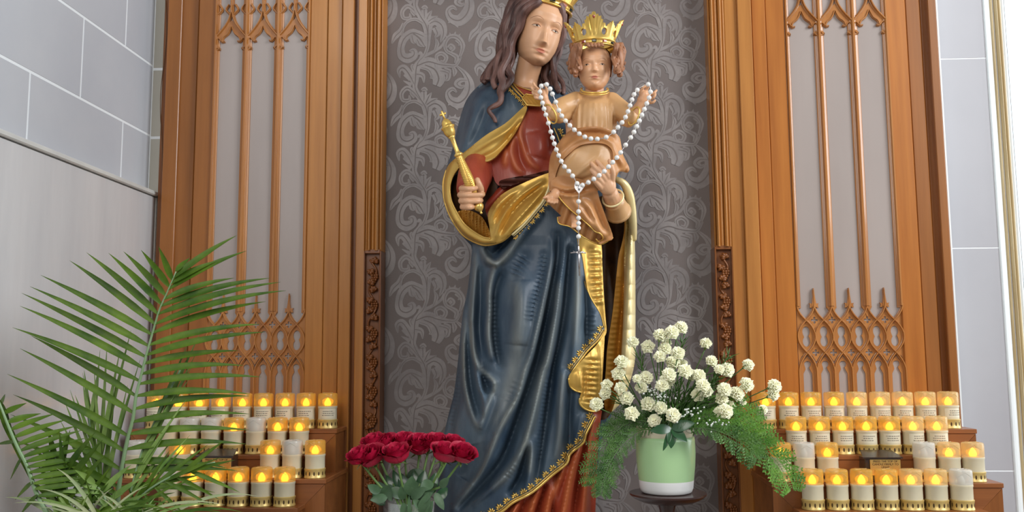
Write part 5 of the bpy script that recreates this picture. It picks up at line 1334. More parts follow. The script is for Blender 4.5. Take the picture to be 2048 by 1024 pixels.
def text_mesh(txt, size, loc, mat, parent):
    cu = bpy.data.curves.new('t', 'FONT'); cu.body = txt; cu.size = size; cu.align_x = 'CENTER'; cu.align_y = 'CENTER'; cu.extrude = .0002; cu.space_line = 1.0
    o = bpy.data.objects.new('t', cu); C.objects.link(o)
    dg = bpy.context.evaluated_depsgraph_get(); me = bpy.data.meshes.new_from_object(o.evaluated_get(dg)); bpy.data.objects.remove(o, do_unlink=True)
    me.materials.clear(); me.materials.append(MATS[mat])
    t = bpy.data.objects.new('sign_text', me); C.objects.link(t); t.parent = parent; t.location = Vector(loc) - wloc(parent); t.rotation_euler = (R(90), 0, 0)
    return t

def rack(side, xrefs, edges, ybot, sign):
    zst = []
    for k in range(4): zst.append(P(xrefs[k][0][0], ybot[k], YC[k] - CR).z)
    yfs = [y - CR - .006 for y in YC]
    (a1, b1), (a2, b2), (a3, b3), (a4, b4) = edges
    ex = [(P(a, yb_, yf).x, P(b, yb_, yf).x) for (a, b), yb_, yf in zip(edges, ybot, yfs)]
    root = empty('candle_rack', ((ex[0][0] + ex[0][1]) / 2, 2.45, 0))
    tag(root, 'stepped oak candle rack on the %s of the statue' % side, 'candle rack', 'oak candle racks')
    lows = [zst[1] - .03, zst[2] - .03, zst[3] - .06, 0.0]
    for k in range(4): step_box(root, ex[k][0], ex[k][1], yfs[k], zst[k], 0.0 if k > 1 else lows[k] - .2, k in (0, 2))
    rows = ('top', 'second', 'third', 'bottom')
    for k in range(4):
        vis = sorted(xrefs[k], key=lambda q: q[0])
        for i, (x, lit) in enumerate(vis):
            p = P(x, ybot[k], YC[k] - CR); loc = (p.x, YC[k], zst[k])
            st = ('lit amber candle' if lit else 'unlit clear-topped candle')
            fr = ordinal(len(vis) - 1 - i) + ' from the right' if side == 'left' else ordinal(i) + ' from the left'
            lab = '%s, %s in the %s row of the %s rack' % (st, fr, rows[k], side)
            candle(loc, lit, side == 'right' and (x > 1800 or (k == 0 and x > 1700)), (side == 'right' and k < 2) or (side == 'left' and k == 0), rows[k], 'electric votive candles', lab, i + 3 * k)
    # little dark box with a brass notice
    (sx0, sx1, sy0, sy1), (tx0, tx1, ty0) = sign
    yf = YC[2] - .016
    q0, q1 = P(sx0, sy0, yf), P(sx1, sy0, yf)
    zb3 = zst[2]
    sb = empty('coin_box', ((q0.x + q1.x) / 2, yf + .02, zb3)); tag(sb, 'dark box with a brass notice on the %s candle rack' % side, 'box', 'notice boxes')
    m = MB(); m.box(q0.x - .012, q1.x + .002, yf, yf + .044, zb3, q0.z + .006, .002); m.build('box_body', 'box_dark', sb, smooth=False)
    zt2 = q0.z + .006
    V = [(q0.x - .018, yf - .004, zt2), (q1.x + .006, yf - .004, zt2), (q1.x - .004, yf + .05, zt2 + .013), (q0.x - .006, yf + .05, zt2 + .013)]
    V4, F4 = shell(V, [(0, 1, 2), (0, 2, 3)], (0, 0, -.0035)); mesh_obj('box_lid', V4, F4, 'box_dark', sb, False)
    hgt = .040
    m = MB(); m.box(q0.x, q1.x, yf - .003, yf, q0.z - hgt, q0.z, .0008); pl_ = m.build('notice_plate', 'brass', sb, smooth=False)
    text_mesh('PRESS THE TOP OF\nCANDLE FIRMLY TO\nLIGHT', .0072, ((q0.x + q1.x) / 2, yf - .0033, q0.z - .0118), 'ink_dark', sb)
    return root
def rx(u): return 1480 + u / 3.606
def lx(u): return 250 + u / 3.879
rack('right', [[(rx(u), 1) for u in (207, 375, 540, 708, 875, 1045, 1210, 1377, 1543)], [(rx(u), 1) for u in (432, 602, 772, 945, 1115, 1287, 1462)],
     [(rx(u), l) for u, l in ((318, 1), (490, 0), (662, 1), (1370, 0), (1553, 1), (1727, 1))], [(rx(u), l) for u, l in ((552, 1), (733, 1), (913, 1), (1095, 1), (1275, 1), (1457, 1), (1642, 0))]],
     [(1527, 1951), (1568, 1928), (1545, 2004), (1600, 1977)], [858.5, 910, 965, 1022], ((1739, 1800, 919, 940), (1727, 1802, 906)))
rack('left', [[(lx(u), 1) for u in (205, 375, 540, 712, 880, 1045, 1215, 1380, 1550)], [(lx(u), l) for u, l in ((300, 0), (465, 0), (632, 0), (810, 1), (985, 0), (1155, 1), (1325, 1))],
     [(lx(u), l) for u, l in ((40, 0), (215, 0), (385, 1), (1097, 1), (1270, 0), (1450, 1))], [(lx(u), l) for u, l in ((308, 0), (485, 1), (665, 1), (845, 1), (1028, 1), (1210, 1))]],
     [(262, 672), (285, 632), (228, 650), (250, 593)], [858.5, 909.5, 957.5, 1014.5], ((405, 463, 916, 936), (397, 474, 904)))
# ---------------------------------------------------------------- potted carnations on their stand
mk('pot_green', (168, 206, 150), (176, 212, 158), scale=4, rough=.3, coat=.3)
mk('pot_white', (232, 232, 230), rough=.35, coat=.2)
mk('collar_cream', (226, 216, 190), rough=.6)
mk('stand_wood', (66, 42, 36), (48, 30, 28), scale=6, rough=.3, coat=.4)
mk('petal_cream', (250, 248, 222), (242, 240, 196), scale=30, rough=.6, sss=.1)
mk('stem_green', (92, 126, 66), (74, 108, 56), scale=20, rough=.5)
mk('calyx_green', (132, 158, 96), rough=.5)
mk('fern_green', (38, 78, 22), (82, 124, 46), scale=30, rough=.5)
mk('fern_bright', (58, 110, 26), (110, 156, 52), scale=30, rough=.5)
mk('leaf_dark', (28, 62, 34), (42, 84, 46), scale=12, rough=.28, coat=.3)
mk('spray_white', (226, 230, 222), rough=.7)
mk('soil', (60, 48, 36), rough=.9)
mk('rose_red', (150, 6, 40), (186, 16, 62), scale=18, rough=.5, sss=.08)
mk('rose_leaf', (46, 74, 44), (84, 112, 80), scale=18, rough=.4)
mk('rose_stem', (120, 150, 84), (92, 124, 62), scale=12, rough=.45)
mk('glass', (222, 232, 230), rough=.04, alpha=.22, coat=.4, spec=.8)
mk('water', (176, 196, 190), rough=.05, alpha=.25)
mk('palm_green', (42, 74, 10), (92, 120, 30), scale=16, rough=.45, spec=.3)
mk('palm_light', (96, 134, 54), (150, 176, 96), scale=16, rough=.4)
mk('palm_rachis', (120, 150, 104), (140, 166, 126), scale=14, rough=.4)
mk('grass_pale', (140, 160, 112), (178, 178, 138), scale=12, rough=.5)
mk('planter', (92, 84, 76), (108, 98, 88), scale=5, rough=.6)

YPOT = 2.17
up_ = px(YPOT)
pc = P(1333, 985, YPOT); zpot = pc.z
stand = empty('plant_stand', (pc.x, YPOT, 0)); tag(stand, 'dark round wooden pedestal stand under the green flower pot', 'stand')
m = MB(); m.lathe([(.001, -.020), (52 * up_, -.020), (66 * up_, -.012), (74 * up_, -.004), (74 * up_, 0), (70 * up_, .0), (.001, .0)], 40, (pc.x + .003, YPOT, zpot)); m.build('stand_top', 'stand_wood', stand, angle=50)
m = MB(); m.lathe([(.016, .02), (.016, zpot * .35), (.026, zpot * .45), (.018, zpot * .55), (.014, zpot - .16), (.022, zpot - .12), (.022, zpot - .10), (.015, zpot - .085), (.018, zpot - .04), (.024, zpot - .02)], 24, (pc.x, YPOT, 0)); m.build('stand_column', 'stand_wood', stand, angle=50)
m = MB(); m.lathe([(.16, 0), (.16, .02), (.05, .04), (.016, .06)], 32, (pc.x, YPOT, 0)); m.build('stand_foot', 'stand_wood', stand, angle=50)
pot = empty('flower_pot', (pc.x, YPOT, zpot)); tag(pot, 'pale green pot with a white foot on the dark stand', 'flower pot')
m = MB(); m.lathe([(.001, .001), (46 * up_, .001), (49 * up_, .004), (51.5 * up_, .012), (53 * up_, 25 * up_)], 48, pc, cap=False); m.build('pot_foot', 'pot_white', pot)
m = MB(); m.lathe([(53 * up_, 25 * up_), (56 * up_, 50 * up_), (57.5 * up_, 75 * up_), (57 * up_, 100 * up_), (56 * up_, 107 * up_), (53 * up_, 107 * up_), (53 * up_, 90 * up_), (.001, 90 * up_)], 48, pc, cap=False); m.build('pot_body', 'pot_green', pot)
m = MB(); m.lathe([(50 * up_, 95 * up_), (54 * up_, 116 * up_), (56 * up_, 126 * up_), (54 * up_, 126 * up_), (48 * up_, 100 * up_), (.001, 100 * up_)], 48, pc, cap=False); m.build('paper_collar', 'collar_cream', pot)
mouth = Vector((pc.x, YPOT, zpot + 100 * up_))

def petal_disc(mb, c, axis, r, layers, nseg, rr):
    """frilled carnation head: layers of ruffled rings"""
    ax = Vector(axis).normalized(); q = Vector((0, 0, 1)).rotation_difference(ax)
    for L in range(layers):
        t = L / (layers - 1); R0 = r * math.cos(t * 1.15); h0 = r * (.02 + .72 * math.sin(t * 1.4)); ph = rr.random() * 6
        n = nseg; V = [Vector(c) + q @ Vector((0, 0, h0 - r * .45))]
        for ring, (fr, dz) in enumerate(((.55, -.10), (.85, .02), (1.0, .0))):
            for k in range(n):
                a = 2 * math.pi * k / n
                f = 1 + (.05 * math.sin(a * 5 + ph) + .09 * math.sin(a * 11 + ph * 2) + rr.uniform(-.06, .06)) * (fr ** 2)
                z = h0 + dz * r + r * (.12 * math.sin(a * 7 + ph) + .08 * math.sin(a * 12 + ph)) * fr ** 2 + r * t * .18 * fr
                V.append(Vector(c) + q @ Vector((R0 * fr * f * math.cos(a), R0 * fr * f * math.sin(a), z)))
        F = [(0, 1 + k, 1 + (k + 1) % n) for k in range(n)]
        for ring in range(2):
            o_ = 1 + ring * n
            F += [(o_ + k, o_ + n + k, o_ + n + (k + 1) % n, o_ + (k + 1) % n) for k in range(n)]
        mb.add(V, F)
blooms = []
for v in range(5):
    mbp = MB(); petal_disc(mbp, (0, 0, 0), (0, 0, 1), 1.0, 5, 26, random.Random(v))
    o = mbp.build('bloom', 'petal_cream', None); C.objects.unlink(o); blooms.append(o)
cal = MB(); cal.lathe([(.05, -1.35), (.16, -1.3), (.26, -.9), (.36, -.35), (.40, -.1)], 10); cal_o = cal.build('calyx', 'calyx_green', None); C.objects.unlink(cal_o)
CARN = [(510, 92), (405, 130), (465, 115), (345, 188), (268, 165), (430, 200), (437, 168), (495, 222), (637, 172), (665, 262), (742, 305), (705, 303), (850, 280), (840, 380), (793, 425), (730, 405), (975, 430), (925, 505), (822, 472), (335, 345), (310, 395), (288, 350), (205, 395), (137, 383), (130, 425), (85, 480), (236, 450), (210, 265), (195, 325), (345, 480), (408, 497), (378, 562), (515, 280), (532, 312), (560, 332), (602, 335), (467, 268), (405, 238), (440, 362), (450, 330), (418, 385), (622, 385), (598, 432), (636, 412), (715, 455), (735, 515), (752, 490), (712, 520), (262, 527), (470, 535), (982, 388)]
where = []
rc = random.Random(11)
for i, (u_, v_) in enumerate(CARN):
    x, y = 1160 + u_ / 2.535, 620 + v_ / 2.535
    side = 'left' if u_ < 330 else ('right' if u_ > 650 else 'middle')
    dist = math.hypot(x - 1335, y - 800) / 150
    Y = 2.12 - .06 * (1 - dist) + rc.uniform(-.03, .03)
    if u_ < 340: Y = 2.10 + rc.uniform(-.03, .02)
    c = P(x, y, Y); r = (13.2 + rc.uniform(-1.5, 1.8)) * px(Y)
    if (u_, v_) in ((288, 350), (705, 303), (822, 472), (437, 168), (925, 505)): r *= .72
    out = (c - mouth).normalized()
    face = (out * .55 + Vector((rc.uniform(-.35, .35), -.85, rc.uniform(.0, .5)))).normalized()
    root = empty('carnation', c)
    q = Vector((0, 0, 1)).rotation_difference(face).to_euler()
    inst(blooms[i % 5], root, (0, 0, 0), q, (r, r, r)); inst(cal_o, root, (0, 0, 0), q, (r, r, r))
    e = c - face * r * 1.2
    st = mouth + Vector((rc.uniform(-.03, .03), rc.uniform(-.03, .03), -.03))
    mid = st.lerp(e, .55) + Vector((0, 0, .02)) - face * .02
    m = MB(); m.tube(cat3([st, st.lerp(mid, .5) + Vector((0, 0, .008)), mid, e], 4), .0013, 6); m.build('stem', 'stem_green', root)
    where.append((root, x, y))
# single each bloom out by its place in the bouquet
order = sorted(where, key=lambda q: q[1])
nb = 10; tot = len(order); zones = ('far left edge', 'left edge', 'left', 'left of centre', 'middle left', 'middle', 'middle right', 'right of centre', 'right', 'far right')
for b in range(nb):
    grp = sorted(order[b * tot // nb:(b + 1) * tot // nb], key=lambda q: q[2])
    for k, (root, x, y) in enumerate(grp):
        tag(root, 'cream carnation, %s from the top at the %s of the bouquet' % (ordinal(k), zones[b]), 'carnation', 'cream carnations in the green pot')

def fern(path, width, mat, label, n=34, fine=6, droop=.0, pw=.0011):
    c = [Vector(q) for q in cat3([P(*q) for q in path], 8)]; k = len(c)
    root = empty('fern_frond', c[0]); tag(root, label, 'fern', 'fern fronds in the green pot')
    m = MB(); m.tube(c, [.0016 * (1 - .8 * i / k) for i in range(k)], 6); m.build('rachis', 'stem_green', root)
    m = MB(); rf = random.Random(int(path[0][0] * 7 + path[-1][1]))
    for j in range(n):
        t = .10 + .90 * j / (n - 1); f = t * (k - 1); i = min(int(f), k - 2); p = c[i].lerp(c[i + 1], f - i); tn = (c[i + 1] - c[i]).normalized()
        L = width * abs(math.sin(math.pi * min(1, .12 + .90 * max(0, 1 - t) ** .75))) ** .8 + width * .12
        for sg in (-1, 1):
            sd = tn.cross(Vector((0, -1, .25))).normalized() * sg
            d = (sd * .86 + tn * .55 + Vector((rf.uniform(-.2, .2), rf.uniform(-.35, .2), rf.uniform(-.25, .15) - droop))).normalized()
            tipp = p + d * L * rf.uniform(.8, 1.1)
            nn_ = d.cross(Vector((0, -1, .2))).normalized()
            m.tube([p, p.lerp(tipp, .5), tipp], [.0007, .0006, .0002], 3, False)
            for g in range(fine):                  # needle-like pinnules
                tt = (g + 1) / (fine + .5); b0 = p.lerp(tipp, tt); l2 = L * .30 * (1 - .55 * tt)
                for s2 in (-1, 1):
                    d2 = (nn_ * s2 * .75 + d * .75 + Vector((rf.uniform(-.2, .2), rf.uniform(-.3, .1), rf.uniform(-.3, .1)))).normalized()
                    e = b0 + d2 * l2; w_ = d2.cross(Vector((0, -1, 0))).normalized() * pw
                    m.add([b0 - w_ * .5, b0.lerp(e, .5) + w_, e, b0.lerp(e, .5) - w_], [(0, 1, 2, 3)])
    m.build('pinnae', mat, root, smooth=False)['kind'] = 'stuff'
    return root
Fp = lambda L, Y0, Y1: [(1160 + u_ / 2.535, 620 + v_ / 2.535, Y0 + (Y1 - Y0) * i / (len(L) - 1)) for i, (u_, v_) in enumerate(L)]
fern(Fp([(420, 600), (300, 560), (200, 600), (125, 690), (90, 790), (70, 880)], 2.14, 2.06), .042, 'fern_green', 'green fern frond drooping furthest left out of the green pot', 40)
fern(Fp([(420, 610), (310, 610), (225, 670), (160, 760), (125, 840), (108, 925)], 2.12, 2.04), .036, 'fern_green', 'fern frond drooping to a pale tip left of the green pot', 36, droop=.2)
fern(Fp([(430, 580), (330, 520), (240, 540), (180, 600), (140, 640)], 2.16, 2.10), .036, 'fern_green', 'short fern frond arching left above the green pot rim', 28)
fern(Fp([(500, 590), (640, 570), (780, 590), (880, 650), (960, 730), (1020, 800), (1070, 900)], 2.10, 2.02), .044, 'fern_bright', 'longest bright fern frond trailing right towards the candles', 40, 5, pw=.0020)
fern(Fp([(520, 580), (660, 540), (790, 545), (880, 600), (940, 680)], 2.12, 2.06), .042, 'fern_bright', 'bright fern frond arching right over the pot', 30, 5, pw=.0020)
fern(Fp([(520, 600), (640, 600), (740, 630), (830, 680), (890, 740)], 2.09, 2.03), .040, 'fern_green', 'fern frond drooping lowest on the right of the pot', 28, 5, droop=.2, pw=.0020)
fern(Fp([(520, 570), (620, 500), (720, 470), (820, 500), (890, 560)], 2.15, 2.12), .036, 'fern_bright', 'fern frond arching highest on the right among the carnations', 26, 5, pw=.0018)
# narrow-leaved greenery standing among the blooms
rg = random.Random(5)
SPR = [(470, 420), (500, 380), (540, 400), (570, 450), (450, 470), (600, 480), (640, 500), (530, 470), (680, 380), (700, 340), (640, 320), (400, 440), (660, 430), (350, 430), (480, 500), (610, 540), (360, 520), (755, 230), (305, 235), (520, 150), (240, 480), (180, 450), (560, 500), (430, 420), (590, 400), (660, 540), (700, 560)]
for i, (u_, v_) in enumerate(SPR):
    Y = 2.13 + rg.uniform(-.05, .05); e = P(1160 + u_ / 2.535, 620 + v_ / 2.535, Y); st = mouth + Vector((rg.uniform(-.03, .03), rg.uniform(-.03, .03), -.02))
    root = empty('greenery_sprig', st); tag(root, 'narrow-leaved green sprig among the carnations, %s from the left' % ordinal(sorted(SPR).index((u_, v_))), 'foliage', 'green sprigs among the carnations')
    c = [Vector(q) for q in cat3([st, st.lerp(e, .5) + Vector((0, 0, .01)), e], 8)]
    m = MB(); m.tube(c, .0011, 5); m.build('stem', 'stem_green', root)
    m = MB(); L0 = (e - st).length
    for g in range(int(L0 / .0042)):
        t = .25 + .75 * g / (L0 / .0042); f = t * (len(c) - 1); ii = min(int(f), len(c) - 2); p = c[ii].lerp(c[ii + 1], f - ii); tn = (c[ii + 1] - c[ii]).normalized()
        a = g * 2.4; o1 = tn.orthogonal().normalized(); o2 = tn.cross(o1); d = (o1 * math.cos(a) + o2 * math.sin(a)) * .75 + tn * .7; d.normalize(); Lf = .020 + .010 * rg.random(); w_ = d.cross(tn).normalized() * .0020
        m.add([p, p + d * Lf * .5 + w_, p + d * Lf + tn * .003, p + d * Lf * .5 - w_], [(0, 1, 2, 3)])
    m.build('needles', 'fern_green', root, smooth=False)['kind'] = 'stuff'
# baby's breath
m = MB(); rb = random.Random(9)
for cu, cv, s0 in ((395, 425, 34), (380, 400, 26), (420, 445, 26), (560, 520, 30), (650, 585, 26), (500, 545, 30), (700, 580, 20)):
    for k in range(16):
        p = P(1160 + (cu + rb.gauss(0, s0)) / 2.535, 620 + (cv + rb.gauss(0, s0 * .7)) / 2.535, 2.06 + rb.uniform(-.015, .03)); m.cur = 0; m.ball(p, .0018 + .0007 * rb.random(), 6, 4); m.cur = 1; m.tube([p, p + Vector((rb.uniform(-.01, .01), .012, -.035))], .0003, 3, False)
tag(m.build('baby_breath', ['spray_white', 'fern_green'], None), 'tiny white filler flowers sprinkled through the bouquet', 'filler flowers', kind='stuff')
# dark glossy leaves over the pot rim
def leaf(mb, base, tip, w, nrm=(0, -1, 0), fold=.25, n=9, curl_=.0, wav=0.0):
    b, t = Vector(base), Vector(tip); d = t - b; L = d.length; dn = d.normalized(); nv = Vector(nrm); nv = (nv - dn * nv.dot(dn)).normalized(); sd = dn.cross(nv)
    V = []
    for i in range(n + 1):
        s = i / n; ww = w * math.sin(math.pi * min(max(s, .0), 1) ** .8) ** .75 if 0 < i < n else w * .03
        c = b + d * s + nv * (curl_ * L * math.sin(math.pi * s))
        V += [c - sd * ww + nv * ww * fold, c, c + sd * ww + nv * ww * fold]
    off = nv * -.0006
    k = len(V); V += [v + off for v in V]
    F = []
    for i in range(n):
        a = i * 3
        F += [(a, a + 1, a + 4, a + 3), (a + 1, a + 2, a + 5, a + 4), (k + a, k + a + 3, k + a + 4, k + a + 1), (k + a + 1, k + a + 4, k + a + 5, k + a + 2)]
    mb.add(V, F); return mb
j0 = P(1343, 857, 2.065)
sprig = empty('leaf_sprig', j0); tag(sprig, 'sprig of dark glossy leaves hanging over the green pot rim', 'leaves')
for (a, b), w in (((1300, 862), 10), ((1390, 846), 11), ((1374, 884), 10), ((1342, 897), 10), ((1326, 902), 6)):
    m = MB(); leaf(m, j0, P(a, b, 2.055), w * px(2.06), (0.1, -1, .3), .2, curl_=.06); m.build('leaf', 'leaf_dark', sprig)
m = MB(); m.tube([j0, P(1340, 848, 2.09), mouth + Vector((0, -.02, 0))], .0015, 6); m.build('stem', 'stem_green', sprig)

# ---------------------------------------------------------------- red roses in a glass vase
YV = 2.02; uv = px(YV)
vc = P(822, 1002, YV); zv0 = vc.z - .20
vase = empty('vase', (vc.x, YV, zv0)); tag(vase, 'clear glass vase holding the red roses', 'vase')
m = MB(); rv = 46 * uv
m.lathe([(.001, 0), (rv * .8, 0), (rv * .84, .005), (rv * .94, .12), (rv, .196), (rv * 1.02, .20), (rv * .99, .2005), (rv * .96, .196), (rv * .90, .12), (rv * .80, .012), (.001, .012)], 40, (vc.x, YV, zv0), cap=False); m.build('glass_wall', 'glass', vase)
m = MB(); m.lathe([(.001, .013), (rv * .79, .013), (rv * .89, .12), (rv * .91, .14), (.001, .14)], 36, (vc.x, YV, zv0), cap=False); m.build('water', 'water', vase)
m = MB(); m.box(vc.x - .14, vc.x + .14, YV - .14, YV + .15, 0, zv0, .01); tag(m.build('wall_ledge', 'marble_slab', smooth=False), kind='structure')
# petals of one rose (radius 1)
petals = []
def petal(r0, h0, span, lean, roll, seed):
    rr = random.Random(seed); n, mm = 8, 7; V = []
    for j in range(mm + 1):
        t = j / mm; r = r0 * (.30 + .78 * math.sin(min(1, t * 1.9) * math.pi / 2)) + lean * t * t + roll * max(0, t - .7) ** 2 * 6
        z = h0 * (t ** 1.25) - roll * max(0, t - .75) ** 1.5 * 3.0
        for i in range(n + 1):
            s = i / n * 2 - 1; w = span * (math.sin(math.pi * (.18 + .64 * t)) ** .7)
            a = s * w; zz_ = z - .12 * h0 * t * abs(s) ** 2.5 + .03 * rr.uniform(-1, 1) * t
            V.append(((r + .05 * abs(s) ** 3 * t) * math.cos(a), (r + .05 * abs(s) ** 3 * t) * math.sin(a), zz_ - .55))
    F = [(j * (n + 1) + i, j * (n + 1) + i + 1, (j + 1) * (n + 1) + i + 1, (j + 1) * (n + 1) + i) for j in range(mm) for i in range(n)]
    o = mesh_obj('petal', V, F, 'rose_red', None); C.objects.unlink(o); return o
kinds = [(.20, 1.30, 1.3, .02, .0), (.34, 1.36, 1.25, .04, .02), (.52, 1.36, 1.15, .06, .08), (.68, 1.28, 1.05, .12, .18), (.80, 1.16, 1.0, .20, .30)]
protos = [petal(*k, seed=i) for i, k in enumerate(kinds)]
sep = MB()
for k in range(5):
    a = k * 1.257; leaf(sep, (0.1 * math.cos(a), .1 * math.sin(a), -.55), (.75 * math.cos(a), .75 * math.sin(a), -.75 - .12 * (k % 2)), .10, (0, 0, 1), .1)
sep_o = sep.build('sepals', 'rose_stem', None); C.objects.unlink(sep_o)
hip = MB(); hip.lathe([(.06, -1.0), (.14, -.85), (.22, -.68), (.30, -.52)], 10); hip_o = hip.build('rose_hip', 'rose_stem', None); C.objects.unlink(hip_o)
ROSES = [(718, 914, 19, 'leftmost rose, dark and low'), (743, 915, 22, 'big rose low on the left'), (747, 886, 19, 'rose at the upper left, over the carved strip'), (772, 889, 19, 'rose in the back row, second from the left'), (793, 910, 23, 'largest rose left of the middle, in front'), (806, 884, 18, 'rose in the back row left of the middle'), (838, 892, 21, 'rose in the middle of the bunch with a pale stem below'), (858, 886, 15, 'small rose just right of the middle'), (876, 888, 20, 'rose at the back right of the bunch'), (890, 908, 22, 'large rose low on the right'), (908, 888, 17, 'rose at the upper right by the mantle'), (925, 909, 20, 'rightmost rose against the blue mantle')]
rq = random.Random(3)
for i, (x, y, r, lab) in enumerate(ROSES):
    back = y < 900; Y = YV + (.045 if back else -.035) + rq.uniform(-.01, .01)
    c = P(x, y, Y); rr = r * 1.2 * px(Y)
    root = empty('rose', c); tag(root, 'deep red ' + lab, 'rose', 'red roses in the glass vase')
    axis = Vector(((x - 822) / 230, -.25 - rq.uniform(0, .3), 1)).normalized(); q = Vector((0, 0, 1)).rotation_difference(axis)
    kk = 0
    for L in range(5):
        for g in range((2, 3, 3, 4, 5)[L]):
            e = (q @ Quaternion((0, 0, 1), kk * 2.2 + L * .7 + i)).to_euler(); inst(protos[L], root, (0, 0, 0), e, (rr, rr, rr)); kk += 1
    inst(sep_o, root, (0, 0, 0), q.to_euler(), (rr, rr, rr)); inst(hip_o, root, (0, 0, 0), q.to_euler(), (rr, rr, rr))
    s0 = c - axis * rr * .95; e = Vector((vc.x + (c.x - vc.x) * .28, YV + (c.y - YV) * .3, vc.z + .005)); e2 = Vector((vc.x - (c.x - vc.x) * .25, YV - (c.y - YV) * .3, zv0 + .03))
    m = MB(); m.tube(cat3([s0, s0.lerp(e, .5) + Vector((0, 0, -.006)) - axis * .004, e, e2], 6), [.0026] * 13 + [.0024] * 6, 8); m.build('stem', 'rose_stem', root)
    for g in range(1):
        t = rq.uniform(.45, .85); p = s0.lerp(e, t); dx = rq.choice((-1, 1)); d = Vector((dx * rq.uniform(.4, 1), rq.uniform(-.9, .1), rq.uniform(-.9, .3))).normalized() * rq.uniform(.032, .048)
        m = MB(); leaf(m, p, p + d, .013, (rq.uniform(-.4, .4), -1, .4), .2, curl_=.08); m.build('leaf', 'rose_leaf', root)
rl = empty('rose_foliage', P(835, 1000, YV - .05)); tag(rl, 'grey-green leaves at the vase mouth below the roses', 'leaves')
for a, b, c_, d, w in ((822, 992, 824, 952, 14), (822, 996, 853, 975, 10), (836, 1005, 865, 985, 9), (843, 1030, 858, 985, 12), (806, 1000, 802, 972, 8), (812, 1030, 806, 1005, 9), (870, 985, 888, 1020, 8), (760, 985, 735, 970, 9), (775, 995, 740, 1000, 9), (880, 975, 898, 955, 8), (845, 1015, 826, 1000, 8), (820, 1040, 818, 990, 4), (852, 1040, 866, 1000, 6)):
    m = MB(); leaf(m, P(a, b, YV - .052), P(c_, d, YV - .062), w * uv, (.1, -1, .25), .22, curl_=.05); m.build('leaf', 'rose_leaf', rl)

for a, b, c_, d, w in ((800, 1000, 772, 950, 11), (815, 990, 800, 945, 12), (840, 985, 850, 940, 12), (860, 990, 872, 945, 11), (785, 1000, 752, 962, 10), (875, 1000, 895, 975, 10), (830, 980, 828, 940, 10), (770, 1010, 745, 985, 10), (850, 1000, 862, 962, 11), (805, 985, 786, 940, 9)):
    m = MB(); leaf(m, P(a, b, YV + .02), P(c_, d, YV + .03), w * uv, (.1, -1, .25), .22, curl_=.05); m.build('leaf', 'leaf_dark', rl)

# ---------------------------------------------------------------- palm in the left foreground
YF = 1.86
pp = P(215, 1100, YF + .02)
palm = empty('potted_palm', (pp.x, pp.y, 0)); tag(palm, 'leafy green palm plant in front of the marble wall', 'potted plant')
m = MB(); zp = pp.z - .04; m.lathe([(.001, 0), (.13, 0), (.17, zp - .06), (.18, zp - .05), (.18, zp), (.165, zp), (.15, zp - .05), (.001, zp - .05)], 36, (pp.x, pp.y, 0), cap=False); m.build('planter', 'planter', palm)
def leaflet(frond, base, tip, w, mat, sag=.05, bend=(0, 0, 0), fold=.35, n=8):
    b, t = Vector(base), Vector(tip); d = t - b; L = d.length; dn = d.normalized()
    nv = Vector((0, -1, .35)); nv = (nv - dn * nv.dot(dn)).normalized(); sd = dn.cross(nv)
    V = []
    for i in range(n + 1):
        s = i / n; ww = w * (math.sin(math.pi * (.06 + .94 * s) ** .62) ** .9 if i < n else 0.02) * (.55 + .45 * min(1, s * 6))
        c = b + d * s + Vector((0, 0, -sag * L * s * s + sag * L * s)) + Vector(bend) * (s * s)
        V += [c - sd * ww - nv * ww * fold * -1, c, c + sd * ww + nv * ww * fold]
    k = len(V); V += [v - nv * .0005 for v in V]; F = []
    for i in range(n):
        a = i * 3; F += [(a, a + 1, a + 4, a + 3), (a + 1, a + 2, a + 5, a + 4), (k + a, k + a + 3, k + a + 4, k + a + 1), (k + a + 1, k + a + 4, k + a + 5, k + a + 2)]
    return mesh_obj('leaflet', V, F, mat, frond)
def along(c, t):
    f = t * (len(c) - 1); i = min(int(f), len(c) - 2); return c[i].lerp(c[i + 1], f - i)
def at_y(c2, y):
    for i in range(len(c2) - 1):
        if (c2[i][1] - y) * (c2[i + 1][1] - y) <= 0 and c2[i][1] != c2[i + 1][1]:
            t = (y - c2[i][1]) / (c2[i + 1][1] - c2[i][1]); return c2[i][0] + (c2[i + 1][0] - c2[i][0]) * t
    return c2[-1][0]
rp = random.Random(21)
rach = [(352, 543), (335, 583), (319, 619), (305, 666), (292, 712), (282, 752), (272, 792), (266, 837), (255, 879), (244, 934), (238, 976), (235, 1017), (228, 1070)]
def yr_(y): return YF - .04 + .00016 * (y - 543)
frond = mesh_obj('frond', *(lambda m: (m.v, m.f))(MB().tube(cat3([P(x, y, yr_(y)) for x, y in rach], 4), [.0012 + .0042 * i / 48 for i in range(49)], 8)), 'palm_rachis', palm)
frond['label'] = 'tall upright palm frond'
LT = [(560, 317, 493), (574, 282, 500), (591, 247, 503), (609, 217, 506), (628, 173, 505), (648, 139, 521), (669, 81, 550), (692, 60, 573), (714, 43, 586), (736, 40, 612), (762, 25, 655), (792, 61, 671), (826, 40, 697), (872, 14, 748), (903, 26, 789), (940, 21, 829), (975, 30, 880), (990, 60, 900), (1005, 90, 930)]
RT = [(543, 380, 516), (556, 473, 471), (567, 440, 520), (579, 492, 502), (598, 468, 556), (612, 540, 556), (628, 561, 564), (648, 572, 581), (666, 531, 603), (690, 520, 648), (710, 530, 664), (727, 477, 701), (748, 487, 731), (768, 523, 754), (792, 500, 788), (818, 499, 792), (844, 499, 828), (868, 499, 860), (899, 492, 888), (925, 456, 936), (945, 474, 941), (975, 430, 985)]
LT = [(at_y(rach, q[0]), *q) for q in LT]; RT = [(at_y(rach, q[0]), *q) for q in RT]
